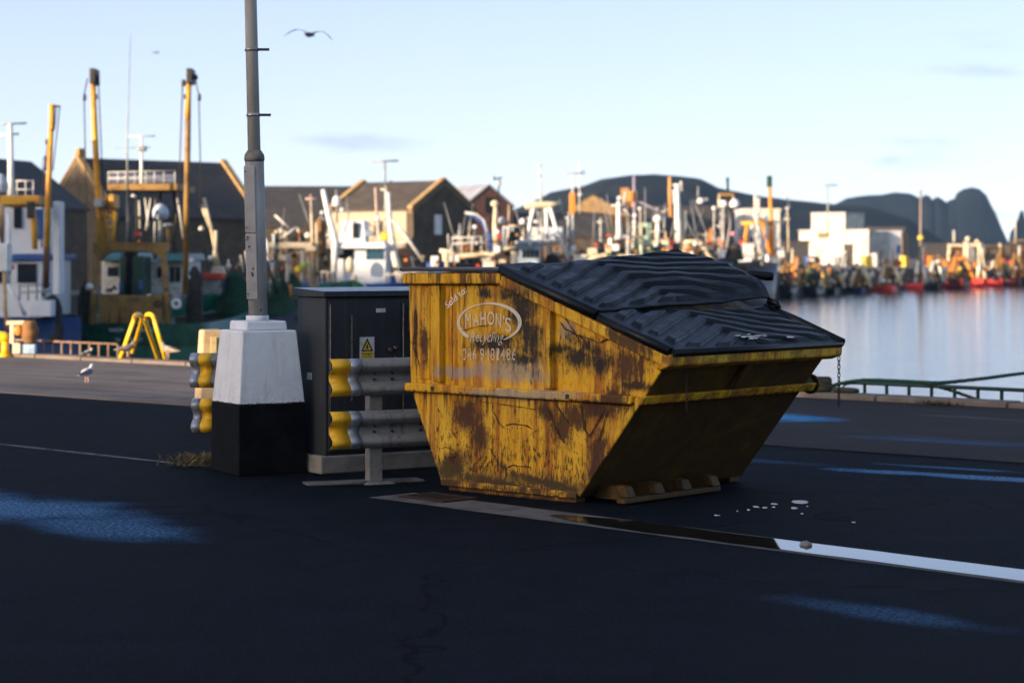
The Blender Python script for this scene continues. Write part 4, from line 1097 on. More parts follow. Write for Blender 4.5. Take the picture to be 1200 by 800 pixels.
# green trawler, stern on, behind the yellow hoops
b = Boat('green hulled trawler moored stern on behind the yellow hoops, with tall net masts', 160, 70)
b.hull((157, 0), (170, 17), 5.2, 379, 352, hullgreen)
hu = [c for c in b.root.children if c.name.startswith('hull')][0]
m = MB(b.o); yy = 69.98
for k_, (x0, x1, yq) in enumerate(((128.5, 145, 386.5), (152, 155, 386.5), (160, 172, 386.5), (177, 181, 386.5), (136, 142, 397.5), (149, 156, 397.5), (162, 167, 397.5))):
    x = x0
    while x < x1 - .6:
        w_ = random.uniform(1.3, 1.9)
        m.box(tuple(W(x, yq + 1.9, 70) + Vector((0, -.035, 0))), tuple(W(x + .5, yq - 1.9, 70) + Vector((0, -.02, 0))))
        zq = random.choice((-1.6, 0, 1.6)); m.box(tuple(W(x + .55, yq + zq + .35, 70) + Vector((0, -.035, 0))), tuple(W(x + w_ - .3, yq + zq - .35, 70) + Vector((0, -.02, 0)))); x += w_ + .35
m.build('painted_name', white, hu)
b.box('bulwark', 115, 190, 346, 379, .2, .45, ochre)
b.bars('bulwark_post', [[(x, 346, .1), (x, 379, .1)] for x in (128, 140, 153, 166, 178)], 1, ochre)
b.ring('porthole', 185, 356, 3.2, 1, black, .1)
for x0, x1 in ((113.5, 108), (191, 197)):
    b.bar('gantry_leg', [(x0, 290, 1), ((x0 + x1) / 2, 330, .6), (x1, 381, .1)], [4, 3.8, 4], ochre)  # shade on the gantry legs and beam put into the dull ochre
m = MB(b.o); pt = [(108, 284), (196, 284), (196, 294), (190, 303), (184, 298), (172, 294), (132, 294), (122, 299), (116, 306), (109, 296)]
m.prism([b.P((x, y, .8)) for x, y in pt], (0, .5, 0)); b_beam = m.build('gantry_beam', ochre, b.root)
wh = b.box('wheelhouse', 119, 216, 306, 345, 5, 9, offwhite)
b.windows(124, 140, 313, 323, 1, 5, wh); b.windows(184, 190, 313, 325, 1, 5, wh); b.windows(198, 212, 313, 330, 2, 5, wh)
for x0, x1, y0 in ((118, 152, 296), (183, 217, 297)): b.box('wheelhouse_roof', x0, x1, y0, y0 + 9, 4.5, 9.5, teal, wh, taper=.06)
b.box('companion', 140, 168, 300, 346, 3.4, 5, M('dark_green_paint', (.008, .05, .035), .5), None)
b.bars('pipe', [[(141, 330, 3), (141, 346, 3)], [(165, 328, 3), (165, 346, 3)]], 2, bluepaint)
# funnel column with rigging, dark
b.bar('funnel_mast', [(150, 345, 2), (152, 280, 2), (150, 222, 2)], [5.5, 4.5, 2.2], hullblack)
b.bar('whip_aerial', [(149.5, 222, 2), (149, 175, 2), (153, 40, 2)], [1.6, 1, .35], steel)
b.heap('rigging_blocks', 152, 258, 300, 7, netdark, 2, 3)
pf = b.box('upper_platform', 126, 208, 215, 223, 3, 7, ochre)
b.bars('platform_rail', [[(126, 202, 3), (206, 200, 3)], [(126, 209, 3), (206, 208, 3)]] + [[(x, 201, 3), (x, 216, 3)] for x in (127, 138, 147, 158, 171, 181, 192, 205)], .7, offwhite, pf)
b.box('platform_screen', 128, 206, 204, 214, 6.5, 6.6, M('screen_blue', (.10, .12, .20), .6), pf)
mm = b.bar('mast', [(166, 218, 5), (165.5, 160, 5)], [2.6, 1.6], white)
b.bar('aerial', [(149, 160, 5), (182, 159.5, 5)], .8, offwhite, mm); b.bar('aerial', [(136, 173.5, 6), (176, 173, 6)], .6, steel, mm); b.box('radar', 161, 170, 171, 177, 4.8, 5.2, steel, mm)
b.bars('platform_leg', [[(x, 222, 5), (x, 300, 5)] for x in (131, 160, 188, 204)], 1.6, netdark)
b.bars('stay', [[(170, 232, 4.5), (174, 265, 4.5)], [(177, 230, 4.4), (171, 270, 4.4)], [(163, 235, 4.5), (164, 268, 4.5)], [(182, 228, 4.5), (181, 285, 4.5)], [(207, 224, 4), (215, 280, 4)]], 1.3, offwhite)
b.bars('ladder', [[(121, 233), (125, 285)], [(135, 250), (132, 286)], [(127, 228), (128, 250)], [(133, 235), (135, 250)], [(121, 255), (134, 252)], [(123, 268), (133, 266)]], 2.2, mast_yellow)
b.box('winch_box', 128, 134, 228, 244, -.3, .6, mast_yellow)
b.dome('satellite_dome', 188, 250, 10, M('pale_blue_dome', (.50, .56, .66), .35), rz=12, d=3)
b.bar('dome_post', [(188, 258, 3), (188, 290, 3)], 3, steel); b.dome('lamp', 197, 264, 6, offwhite, d=3, rz=3); b.bar('lamp_post', [(197, 266, 3), (197, 290, 3)], 2.6, ochre)
b.ring('life_ring', 206.5, 356, 4.6, 1.8, white, .3)
b.box('fish_pump', 201, 211, 345, 362, .5, 1, steel)
b.heap('hung_net', 228, 310, 402, 13, netdark, 1.5, 5, .5); b.heap('hung_net', 100, 330, 385, 12, netdark, 1.5, 9, .5)
b.dome('buoy', 105, 336, 4.5, pinkdome, d=.2); b.dome('buoy', 224, 306, 4, pinkdome, d=.2); b.dome('buoy', 219, 325, 4, pinkdome, d=.2)
for (tx, bx_, top, foot, sgn, c_) in ((107.5, 118, 82, 290, -1, mast_yellow), (221, 217, 82, 345, 1, ochre)):
    mt = b.bar('net_mast', [(tx + (1.2 if sgn < 0 else 0), top + 12, -.2), (tx + (bx_ - tx) * .3, (top + foot) / 2 - 40, -.2), (bx_, foot, -.2)], [3.1, 3.6, 3.4], c_)
    if sgn > 0: b.bar('mast_head', [(tx, top + 12, -.25), (tx - 1, 140, -.25)], [3.3, 3.5], mast_yellow, mt)  # sunlit top and shaded lower mast put into two paint colours
    else:
        b.box('mast_clamp', 110, 119, 233, 243, -.9, .5, steel, mt)
    b.box('mast_cap', tx - 3, tx + 4, top - 2, top + 16, -.6, .2, black, mt)
    b.dome('pulley', tx + sgn * -5 if sgn < 0 else tx + 7, top + 9, 4.2, black, mt, d=-.3); b.dome('pulley', tx + (7 if sgn < 0 else -6), top + 16, 2.6, black, mt, 5, -.3)
    x_ = tx - 9 if sgn < 0 else tx + 12
    b.bars('hoist_line', [[(tx + sgn * (5 if sgn < 0 else 8), top + 10, -.3), (x_, top + 30, -.3), (x_ + 3, 250, 0)], [(tx + (8 if sgn < 0 else -7), top + 16, -.3), (tx + (14 if sgn < 0 else -12), 240, 0)]], .75, netdark, mt)
    b.dome('block', x_ + .6, top + 33, 2.2, black, mt, 5.5, -.3); b.dome('block', tx + (5 if sgn < 0 else -4), top + 32, 2, black, mt, 4, -.3)

# blue and white trawler at the left edge
b = Boat('blue and white trawler at the far left with a thick yellow mast and yellow gantry', 20, 66)
b.hull((74, 2), (-320, -1), 4.6, 372, 352, hullblue)
wh = b.box('wheelhouse', -30, 49, 301, 372, .6, 5, M('shaded_white', (.70, .73, .78), .5, 0, (.60, .63, .68), 1))
b.box('roof_band', -32, 51, 298, 305, .4, 5.4, bluepaint, wh); b.windows(19, 44, 309, 331, 1, .6, wh, gap=.1); b.windows(-20, 12, 309, 331, 2, .6, wh)
b.box('upper_house', 5, 51, 243, 298, 1.5, 4.5, M('shaded_white', (.7, .7, .7)), wh); b.box('window', 16, 25, 243, 267, 1.42, 1.52, glass, wh, 0); b.box('window', 42, 50, 245, 280, 1.42, 1.52, bluepaint, wh, 0)
b.box('deck_locker', 34, 60, 352, 371, -.8, .4, M('shaded_white', (.7, .7, .7))); b.box('stack_casing', 62, 70, 236, 345, .5, 1.2, M('shaded_white', (.7, .7, .7)))
b.box('gantry_beam', 0, 46, 229, 240, -.6, .3, mast_yellow); b.bar('gantry_leg', [(37, 240, -.2), (40, 265, -.2), (41, 292, -.2)], [4.2, 4, 3.2], mast_yellow)
b.box('gantry_knee', 8, 36, 238, 243, -.5, .2, ochre)
b.box('block', 31, 39, 236, 256, -.8, -.61, black)
mt = b.bar('net_mast', [(61, 126, -1), (57, 215, -1), (55, 290, -1)], [2.8, 3.4, 3.4], mast_yellow); b.bar('mast_foot', [(55, 290, -1), (54, 338, -1)], 3.6, M('mast_yellow_shaded', (.12, .05, .02), .8), mt)  # shade on the lower mast put into the brown colour of its foot
b.box('mast_head', 57, 62, 122, 152, -1.15, -.85, mast_yellow, mt); b.bar('mast_arm', [(60, 124, -1), (71, 125, -1)], [2, 1], mast_yellow, mt); b.bars('hoist_line', [[(66, 126, -1), (64, 150, -1), (62, 155, -1)], [(70, 126, -1), (62, 200, -1)], [(56, 165, -1), (50, 230, -1), (49, 290, -1)]], .7, netdark, mt)
b.heap('flag', 53, 183, 200, 4, hullblue, -1, 2, .6); b.dome('block', 55, 167, 2, black, mt, 4, -1)
mm = b.bar('mast', [(13, 235, 2), (12, 145, 2)], [4.4, 3], white); b.bar('aerial', [(-10, 146, 2), (31, 144.5, 2)], 1.1, steel, mm); b.bar('cross_arm', [(0, 158, 2), (22, 157, 2)], 1.4, offwhite, mm)
b.dome('satellite_dome', -1, 218, 11, M('pale_blue_dome', (.5, .56, .66)), rz=15, d=1)
b.bars('upper_rail', [[(18, 212, 2), (40, 212, 2)], [(18, 222, 2), (40, 222, 2)]] + [[(x, 211, 2), (x, 230, 2)] for x in (20, 30, 39)], .8, offwhite)
b.heap('hung_net', 62, 345, 400, 14, netdark, 0, 4, .6)
b.bars('side_rail', [[(22, 335, -.5), (60, 333, -.5)], [(22, 343, -.5), (60, 341, -.5)]] + [[(x, 333, -.5), (x, 352, -.5)] for x in (23, 33, 43, 53)], 1.1, steel)
b.dome('life_buoy', 14, 313, 3.4, redp, d=-.4)
b.bars('derrick', [[(-5, 272, -2), (10, 330, -2)], [(9, 333, -2), (30, 369, -2)], [(10, 250, -1.5), (11, 320, -1.5)]], 2.4, white)
b.bar('boom', [(5, 318, -3), (6, 360, -3), (8, 386, -3)], [2.2, 2.4, 2.2], M('buff_paint', (.55, .36, .16), .5))
b.box('deck_screen', -14, 9, 285, 318, -2.2, -1.6, white)

# gear standing on the quay at the far left
o = thing('mooring_post', Q(on_edge(6, N_EDGE - .5), N_EDGE - .5, .012), 'yellow painted mooring post with a fat pipe head at the left end of the kerb', 'mooring post'); kq = o.location.y / F
m = MB(); m.tube([(0, 0, 0), (0, 0, .30)], [.075, .06], 14); m.tube([(0, 0, .0), (0, 0, .04)], .12, 14); m.tube([(-.32, .05, .38), (0, 0, .36), (.07, 0, .33)], [.11, .10, .08], 14); m.build('post', hoop_yellow, o)
o = thing('net_bundle', Q(on_edge(35, N_EDGE - .3), N_EDGE - .3, .08), 'brown bundle of netting hung from a white trestle on the kerb', 'net bundle'); kq = o.location.y / F
m = MB(); prev = None
for j in range(10):
    f = j / 9; ring = []
    for i in range(12):
        q = i / 12 * 6.283; r_ = (.10 + .05 * math.sin(f * 3.1)) * (1 + .3 * noise.noise(Vector((math.cos(q), math.sin(q), f * 3))))
        ring.append(m.v((r_ * math.cos(q), r_ * math.sin(q), .18 + f * .42)))
    if prev: m.bridge(prev, ring)
    else: m.bm.faces.new(list(reversed(ring)))
    prev = ring
m.bm.faces.new(prev); m.build('netting', netbrown, o)
m = MB(); m.box((-.42, -.05, .52), (.03, .05, .60)); m.box((-.36, -.04, .18), (-.28, .04, .519)); m.build('trestle', cream, o, bevel=.01)
m = MB(); m.box((-.10, -.12, .0), (.12, .05, .17)); m.build('blue_crate', M('pale_blue_plastic', (.35, .50, .65), .5), o, bevel=.01)
m = MB(); m.box((-.30, -.08, .0), (-.16, .06, .19)); m.build('cream_crate', cream, o, bevel=.01)
m = MB(); m.ball((-.20, -.02, .42), .09, .07, .10); m.build('float', orange, o)

# dark boat with pale derrick behind the lamp base
b = Boat('dark boat with a pale leaning derrick and red deck gear left of the lamp post', 258, 78)
b.hull((245, 0), (345, 4), 4.2, 372, 350, hullblack)
b.bars('derrick', [[(239, 232), (248, 270), (257, 316)], [(236, 240), (247, 268)], [(253, 270), (252, 316)]], 2.2, cream); b.box('derrick_foot', 246, 262, 312, 322, -.3, .5, cream, taper=.12)
b.box('red_bin', 238, 260, 320, 327, -.8, .2, redp); b.box('drum', 238, 256, 327, 345, -.6, .1, steel); b.heap('net_pile', 275, 318, 372, 22, netgreen, .5, 7, .4); b.heap('net_pile', 300, 300, 372, 20, netdark, 1.5, 11, .3); b.heap('net_pile', 330, 330, 372, 22, netgreen, 1, 21, .4)
b.bars('rigging_strut', [[(322, 300), (335, 340)], [(312, 305), (326, 345)]], 2, black); b.dome('buoy', 247, 303, 3.6, pinkdome); b.dome('buoy', 268, 312, 3.2, pinkdome); b.dome('buoy', 236, 268, 3.4, offwhite)
b.box('wheelhouse', 262, 284, 330, 368, .4, 2, bluepaint)

# cream gantry boat between lamp post and white trawler
b = Boat('cluttered boat with a cream crossbeam and yellow floats right of the lamp post', 340, 100)
b.hull((322, 0), (400, 6), 5, 345, 330, hullgreen)
b.box('crossbeam', 312, 366, 284, 291, -.3, .4, cream); b.bars('beam_leg', [[(x, 290), (x - 1, 330)] for x in (320, 338, 355)], 2.6, offwhite); b.bars('upright', [[(365, 250), (367, 330)], [(371, 262), (372, 335)], [(361, 300), (364, 335)], [(334, 270), (334, 286)]], 1.7, cream); b.bars('cross_mast', [[(364, 228), (366, 275)], [(358, 233), (372, 233)]], 1.3, M('pinkish_mast', (.5, .36, .32), .6))
b.dome('float', 350, 316, 5, M('float_yellow', (.7, .5, .03), .5), d=-.5); b.dome('float', 357, 311, 4.5, M('float_green', (.30, .42, .05), .5), d=-.5); b.dome('float', 361, 276, 4, offwhite, d=.3); b.dome('float', 319, 299, 3, orange)
b.heap('net_pile', 335, 318, 345, 20, netgreen, .6, 4, .5); b.heap('net_pile', 375, 255, 300, 9, netbrown, 1, 6, .5); b.bars('boom', [[(322, 252), (340, 268)], [(328, 280), (348, 266)]], 1.5, offwhite)
b.heap('net_pile', 340, 268, 284, 20, netdark, 1.5, 31, .5)

# white trawler above the cabinet
b = Boat('white trawler with blue windowed wheelhouse and raking white mast above the cabinet', 420, 110)
b.hull((375, 0), (520, 8), 6.5, 332, 322, bluepaint)
wh = b.box('wheelhouse', 392, 452, 291, 333, 0, 4.5, M('shaded_white', (.7, .7, .7))); b.box('wheelhouse_roof', 388, 452, 284, 291, -.5, 5, white, wh, taper=.03); b.box('upper_house', 398, 428, 258, 284, 1, 3.5, M('shaded_white', (.7, .7, .7)), wh, taper=.05); b.windows(412, 422, 261, 279, 1, 1, wh)
b.windows(428, 449, 292, 304, 3, -.02, wh, M('blue_glass', (.03, .10, .16), .15)); b.box('window_band', 394, 414, 292, 303, -.06, .02, glass, wh, 0)
b.bar('raking_mast', [(378.5, 222, -.5), (385, 252, -.5), (393, 282, -.5), (391, 335, -.5)], [2.6, 3.4, 4.4, 3], white)
sp = b.bar('satellite_post', [(394, 222, 1), (395, 262, 1)], 1.3, steel); b.dome('satellite_dome', 394.5, 237, 5.2, white, sp, 8, 1); b.dome('radar_dome', 401, 246, 2.8, white, sp, d=1)
b.dome('life_raft', 432, 274, 6, white, d=1, rz=5); b.bar('exhaust', [(440, 220, 1), (443, 282, 1)], [1.6, 1.6], M('pinkish_mast', (.5, .36, .32)))
mt = b.bar('mast', [(455, 225, .3), (457, 262, .3), (462, 300, .3), (470, 330, .3)], [2.6, 3, 4.5, 5.5], offwhite); b.bars('mast_stay', [[(452, 218, .3), (452, 248, .3)], [(446, 222, .3), (455, 223, .3)]], 1.3, offwhite, mt)
b.bar('whip', [(451, 190, .3), (451.5, 222, .3)], 1.2, steel, mt); b.bar('aerial', [(436, 189.5, .3), (467, 188.5, .3)], 1.1, steel, mt); b.dome('lamp', 458, 213, 1.5, black, mt)
b.bar('boom', [(460, 257, -.2), (478, 280, -.2), (496, 306, -.2)], [2.4, 2, 1.8], offwhite); b.bars('stay', [[(466, 284), (482, 284)]], 1.4, offwhite)
b.box('flag_stack', 446, 454, 272, 281, .5, 1.2, M('float_yellow', (.7, .5, .03))); b.heap('net_drum', 490, 312, 330, 16, netdark, 0, 8, .6); b.dome('gear', 410, 312, 5, cream, d=-1, rz=11); b.dome('gear', 415, 328, 4, cream, d=-1, rz=6)
b.bars('deck_rail', [[(376, 318, -1), (392, 320, -1)], [(450, 322, -1), (510, 318, -1)]] + [[(x, 318, -1), (x, 332, -1)] for x in (377, 384, 455, 470, 485, 500)], 1, offwhite)
b.box('deck_box', 500, 520, 306, 330, 0, 2, bluepaint); b.box('deck_box', 505, 514, 300, 312, -.5, 0, white)

# cream gantry boat with blue arch
b = Boat('boat with a low cream gantry and curved blue arch left of the skip lids', 555, 120)
b.hull((520, 0), (640, 5), 6.5, 318, 308, hullblack)
for x in (522, 603): b.bar('gantry_leg', [(x, 295), (x + (2 if x < 560 else -1), 322)], 4.2, cream)
b.bar('gantry_beam', [(515, 294), (527, 295), (535, 300), (558, 299), (566, 297), (576, 299), (590, 292), (605, 290)], 2.8, cream)
b.box('deck_house', 566, 580, 300, 320, .5, 2, offwhite); b.bar('blue_arch', [(546, 250, 1), (556, 253, 1), (566, 260, 1), (573, 275, 1), (578, 296, 1)], [2, 2.4, 2.6, 3, 3.6], bluepaint)
b.bar('pale_arch', [(545, 249, .8), (558, 251, .8), (567, 258, .8), (571, 272, .8)], 1.4, offwhite); b.bars('strut', [[(539, 262, 1), (538, 292, 1)], [(551, 259, 1), (549, 296, 1)]], 1.6, steel)
mt = b.bar('mast', [(582, 300, 1), (580, 262, 1), (581, 235, 1)], [5, 3, 2], cream); b.dome('radar_dome', 580, 239, 5, cream, mt, 4.5, 1); b.bar('whip', [(584, 235, 1), (585, 208, 1)], 1, netdark, mt); b.bars('aerial', [[(578, 210, 1), (589, 208, 1)], [(579, 206, 1), (580, 212, 1)]], .9, netdark, mt); b.box('lamp', 583.5, 587.5, 211, 218, .8, 1.2, steel, mt)
b.dome('radar', 588, 259, 4, white, rz=5, d=1.5); b.dome('radar', 583, 272, 4, white, rz=3, d=.5)
b.bars('deck_rail', [[(527, 286), (570, 283)], [(530, 279), (572, 277)]] + [[(x, 277), (x, 299)] for x in (530, 541, 553, 564)], .9, offwhite); b.heap('net_pile', 548, 283, 300, 12, netbrown, .8, 12, .5); b.heap('net_pile', 600, 270, 300, 8, netdark, 2, 13, .4); b.box('house', 589, 602, 265, 290, 2.5, 4, M('shaded_white', (.7, .7, .7)))

# white A-frame boat
b = Boat('boat with white triangular stern frame and small pale blue wheelhouse behind the skip', 640, 125)
b.hull((605, 0), (690, 8), 6.5, 318, 308, bluepaint)
b.bar('frame_head', [(615, 243), (625, 240), (643, 240), (656, 239)], [2.4, 4, 4, 2.6], cream); b.bars('frame_leg', [[(626, 242), (621, 262), (619, 285)], [(644, 242), (654, 275), (667, 306)], [(640, 244), (641, 280)]], 2.6, white); b.bar('frame_tie', [(636, 284), (655, 283)], 2.6, offwhite)
mt = b.bar('mast', [(634, 240), (632.5, 196)], [1.8, .9], offwhite); b.dome('masthead_lamp', 632, 194, 2.6, offwhite, mt); b.bar('cross_arm', [(630, 206), (635, 206)], 1.2, steel, mt)
b.bars('mast_lattice', [[(629, 240), (633, 275)], [(637, 240), (631, 275)], [(630, 250), (635, 250)], [(630, 260), (635, 260)]], .9, steel, mt)
wh = b.box('wheelhouse', 607, 633, 284, 320, -.5, 2.5, M('pale_blue_paint', (.45, .55, .68), .5)); b.windows(611, 632, 293, 302, 4, -.52, wh); b.box('wheelhouse_roof', 605, 635, 281, 285, -.8, 2.8, white, wh)
b.box('funnel', 624, 630, 266, 285, 1, 2, offwhite); b.dome('satellite_dome', 612.5, 260, 3.6, white, d=1, rz=4.4); b.dome('radar_dome', 628, 260, 2.6, white, d=1); b.dome('buoy', 621, 288, 3, cream, d=-.8, rz=4)
b.box('shelter', 630, 660, 266, 283, 3, 6, blue_wall); b.box('deck_box', 672, 688, 298, 312, -.5, 1, offwhite); b.heap('net_pile', 648, 296, 316, 13, netdark, 1, 14, .5)
b.bar('light_mast', [(596, 265, 1), (608, 265, 1)], 1.6, cream)

# green topped boat with white mast
b = Boat('boat with stout white mast and cream U shaped frame behind the near lids', 725, 140)
b.hull((695, 0), (770, 8), 6.5, 310, 304, hullgreen)
mt = b.bar('mast', [(726, 280), (725, 262), (725, 236)], [4.4, 3, 2.4], white); b.dome('masthead_dome', 726, 232.5, 3, white, mt); b.bars('cross_arm', [[(716, 241), (734, 240)], [(731, 240), (733, 224)]], 1.3, offwhite, mt)
b.bar('frame', [(714, 300), (715, 280), (722, 278), (731, 278), (735, 276), (736, 300)], 2.4, white); b.bar('gunwale_beam', [(688, 304), (705, 299), (742, 301), (780, 304)], 2.6, cream); b.heap('green_net', 728, 291, 304, 13, netgreen, .5, 15, .5); b.box('green_house', 750, 763, 261, 287, 1, 2.5, palegreen); b.box('house_window', 753, 757, 266, 276, .95, 1, glass); b.bar('green_rail', [(751, 287), (752, 300)], 2, palegreen)
b.dome('radar_dome', 771, 257, 5.4, pinkdome, rz=5.4); b.bar('dome_post', [(771, 260), (771, 285)], 2.6, offwhite); b.heap('net_pile', 700, 282, 302, 14, netdark, 2, 16, .4)
b.bar('slender_mast', [(743, 205, 3), (744, 285, 3)], 1.8, M('violet_grey', (.28, .25, .33), .6)); b.bars('jib', [[(746, 235, 3), (765, 244, 3), (786, 256, 3)]], 1.5, M('violet_grey', (.28, .25, .33)))
b.box('orange_block', 737, 742, 224, 235, 2.5, 3.4, orange)

# white masted boat
b = Boat('boat with tall white mast and cream stern frames at the peak of the lids', 795, 150)
b.hull((760, 0), (850, 8), 7, 312, 304, hullblue)
mt = b.bar('mast', [(796, 284), (794, 250), (793.5, 216)], [5, 3.6, 2.6], white); b.bars('cross_arm', [[(788, 217), (800, 216)], [(798, 212), (799, 224)], [(789, 222), (790, 240)]], 1.4, offwhite, mt)
b.box('mast_box', 793, 803, 246, 280, .3, 1.2, cream); b.bar('buff_post', [(785, 207, 1), (785, 225, 1), (786, 255, 1)], [2, 2.2, 2.6], M('buff_orange', (.55, .28, .10), .6))
b.bar('stern_frame', [(762, 306), (765, 283), (782, 282), (784, 300)], 2.6, cream); b.bars('stern_strut', [[(820, 283), (828, 296), (838, 308)], [(776, 285), (785, 284)], [(800, 284), (822, 282)]], 2.6, cream)
b.box('deck_house', 800, 815, 282, 305, .6, 3, cream); b.heap('green_net', 790, 293, 308, 9, netgreen, -.3, 17, .5); b.heap('net_pile', 810, 288, 308, 10, netbrown, -.3, 18, .5); b.dome('deck_light', 769, 287, 3, white, d=-.6); b.dome('deck_light', 815, 286, 3, white, d=-.6); b.dome('deck_light', 811, 297, 2.6, white, d=-.6)
b.dome('satellite_dome', 821, 236, 4.4, pinkdome, d=2); b.bar('dome_post', [(818, 218, 2), (818, 236, 2)], 1, steel); b.dome('radar_dome', 828, 234, 2.4, pinkdome, d=2); b.box('deck_box', 826, 845, 276, 290, 1.5, 3, M('pinkish_mast', (.5, .36, .32)))
b.bars('rail', [[(760, 272, 1), (780, 271, 1)], [(805, 276, 1), (840, 274, 1)]] + [[(x, 271, 1), (x, 285, 1)] for x in (762, 771, 780, 808, 818, 828, 838)], .9, cream)

# black mast with white globes
b = Boat('boat with thick black lattice mast carrying two white globes above the lid handle', 858, 160)
b.hull((838, 0), (905, 8), 6, 312, 306, hullblack)
b.bar('mast', [(850, 312), (854, 285), (857, 262), (854, 225)], [7, 5.5, 3.4, 2], hullblack); b.bar('mast_top', [(853, 225), (852.5, 208)], [1.4, 2], M('dark_green_paint', (.008, .05, .035)))
b.box('mast_platform', 843, 860, 226, 230, -.3, .5, ochre); b.bars('platform_frame', [[(843, 228), (842, 244)], [(859, 228), (860, 240)], [(841, 236), (846, 236)]], 1.3, cream)
for x, y, r_ in ((848, 239.5, 5), (861, 239.5, 6.2)): b.dome('radar_globe', x, y, r_, white, d=-.4)
b.dome('float', 859, 274, 2.8, M('pink_float', (.75, .25, .35), .5), d=-.8)
b.heap('net_pile', 862, 285, 305, 9, netdark, -.3, 19, .5)

# white boat with orange frame
b = Boat('white fishing boat with orange A frame and orange mast left of the open water', 885, 175)
b.hull((850, 1), (906, -1), 5, 320, 305, white)
wh = b.box('wheelhouse', 862, 900, 300, 326, -1.0, 2, white, taper=.05); b.windows(880, 894, 303, 315, 3, -1.0, wh); b.box('wheelhouse_top', 858, 898, 296, 300, -1.2, 2.2, offwhite, wh)
b.box('upper_deck', 872, 888, 285, 297, 0, 2, offwhite)
b.bar('frame_head', [(868, 262), (905, 261)], 2.6, mast_yellow); b.bars('frame_leg', [[(876, 262), (873, 285)], [(894, 262), (899, 285), (903, 300)]], 2.6, orange)
mt = b.bar('mast', [(904, 300, .5), (904, 260, .5), (902, 218, .5)], [3.2, 2.6, 2], orange); b.box('mast_cap', 899.5, 905, 206, 219, .2, .9, M('dark_green_paint', (.008, .05, .035)), mt)
b.bars('white_mast', [[(885, 228, 1), (886, 262, 1)], [(889, 232, 1), (889, 262, 1)]], 2, offwhite); b.dome('radar', 882, 265, 3, white); b.dome('fender', 857, 294, 3, white, d=-1.4); b.dome('fender', 852, 305, 3.4, cream, d=-1.4)
b.bar('stem_post', [(899, 298, -1.5), (901, 318, -1.5)], 2.2, white)

# row of boats lying bow out along the far quay
FARG = 'fishing boats along the far quay'
def far_boat(px, Y, wpx, deck, hullm, label, net, frame, seed, house=None, top=None):
    b = Boat(label, px, Y, group=FARG); rnd = random.Random(seed); k = b.k
    b.hull((px + 3, 9), (px, -1), wpx * k, deck + 2, deck, hullm)
    b.heap('net_pile', px - wpx * .15, deck - rnd.uniform(27, 35), deck + 2, wpx * .42, net, 3, seed, .15)
    b.bars('stern_frame', [[(px - wpx * .42, deck), (px - wpx * .15, deck - 24, 1)], [(px + wpx * .46, deck + 1), (px + wpx * .12, deck - 25, 1)], [(px - wpx * .2, deck - 22, 1), (px + wpx * .16, deck - 23, 1)], [(px + wpx * .3, deck - 5, 1), (px + wpx * .55, deck - 18, 1)]], 2.4, frame)
    b.bar('mast', [(px + wpx * .1, deck, 4), (px + wpx * .12, deck - rnd.uniform(30, 44), 4)], [2, 1], rnd.choice((cream, offwhite, ochre)))
    h_ = b.box('wheelhouse', px + wpx * .05, px + wpx * .42, deck - 15, deck, 3.5, 6, house or cream); b.windows(px + wpx * .08, px + wpx * .4, deck - 12, deck - 7, 2, 3.5, h_)
    for i in range(4): b.dome('float', px + rnd.uniform(-.45, .45) * wpx, deck - rnd.uniform(1, 12), rnd.uniform(1.6, 2.8), rnd.choice((orange, cream, M('float_yellow', (.7, .5, .03)), white)), d=rnd.uniform(-1, 1))
    b.heap('deck_gear', px + wpx * .3, deck - 9, deck + 2, wpx * .22, rnd.choice((netbrown, cream, netdark)), 1, seed + 40, .5)
    return b
far_boat(925, 213, 30, 333, hullblack, 'dark far boat with a round brown net heap beside the white boat', netbrown, ochre, 1)
far_boat(955, 222, 34, 335, hullblack, 'dark far boat left of the two cream framed boats', netdark, ochre, 2, bluepaint)
far_boat(976, 232, 30, 336, hullblack, 'black far boat with cream frame below the white harbour building', netbrown, cream, 3)
far_boat(1008, 238, 28, 336, hullblue, 'navy far boat with cream frames left of the red hull', netbrown, cream, 4)
far_boat(1043, 243, 30, 333.5, hullred, 'bright red hulled far boat, broadest of the red ones', netbrown, cream, 5)
far_boat(1079, 252, 14, 331, hullred, 'small bright red far boat at the foot of the tall lamp', netdark, offwhite, 6)
far_boat(1097, 258, 20, 330, hullblack, 'low black far boat with white gear right of the tall lamp', netdark, offwhite, 7)
far_boat(1126, 264, 34, 326, hullmaroon, 'long maroon far boat with an orange float heap', netbrown, orange, 8)
far_boat(1150, 274, 10, 326, hullred, 'narrow red far boat with a cream post right of the maroon boat', netdark, cream, 9)
far_boat(1171, 280, 11, 325.5, hullred, 'narrow red far boat nearest the right edge', netbrown, ochre, 10)
far_boat(1192, 286, 20, 325, hullmaroon, 'dark maroon far boat cut by the right edge', netbrown, ochre, 11)
far_boat(1226, 296, 26, 324, hullblack, 'black far boat just past the right edge', netbrown, ochre, 12)
b = Boat('big cream trawler with orange gallows behind the maroon boat', 1130, 300, group=FARG)
b.hull((1100, 2), (1160, 2), 7, 318, 312, hullmaroon)
b.box('crossbeam', 1112, 1152, 286, 289, 0, 1, cream); b.bars('leg', [[(1113, 288), (1111, 318)], [(1133, 284), (1134, 318)], [(1148, 284), (1149, 318)]], 2.4, cream); b.box('tall_house', 1140, 1153, 285, 325, 1, 4, offwhite); b.heap('net_pile', 1122, 289, 322, 13, netbrown, 1, 3, .5); b.heap('orange_floats', 1105, 304, 320, 9, orange, -.5, 5, .6); b.dome('radar', 1134, 280, 3, cream); b.dome('radar', 1145, 283, 2.6, cream); b.bars('mast', [[(1118, 284), (1118, 270)], [(1134, 285), (1135, 277)]], 1.2, offwhite)
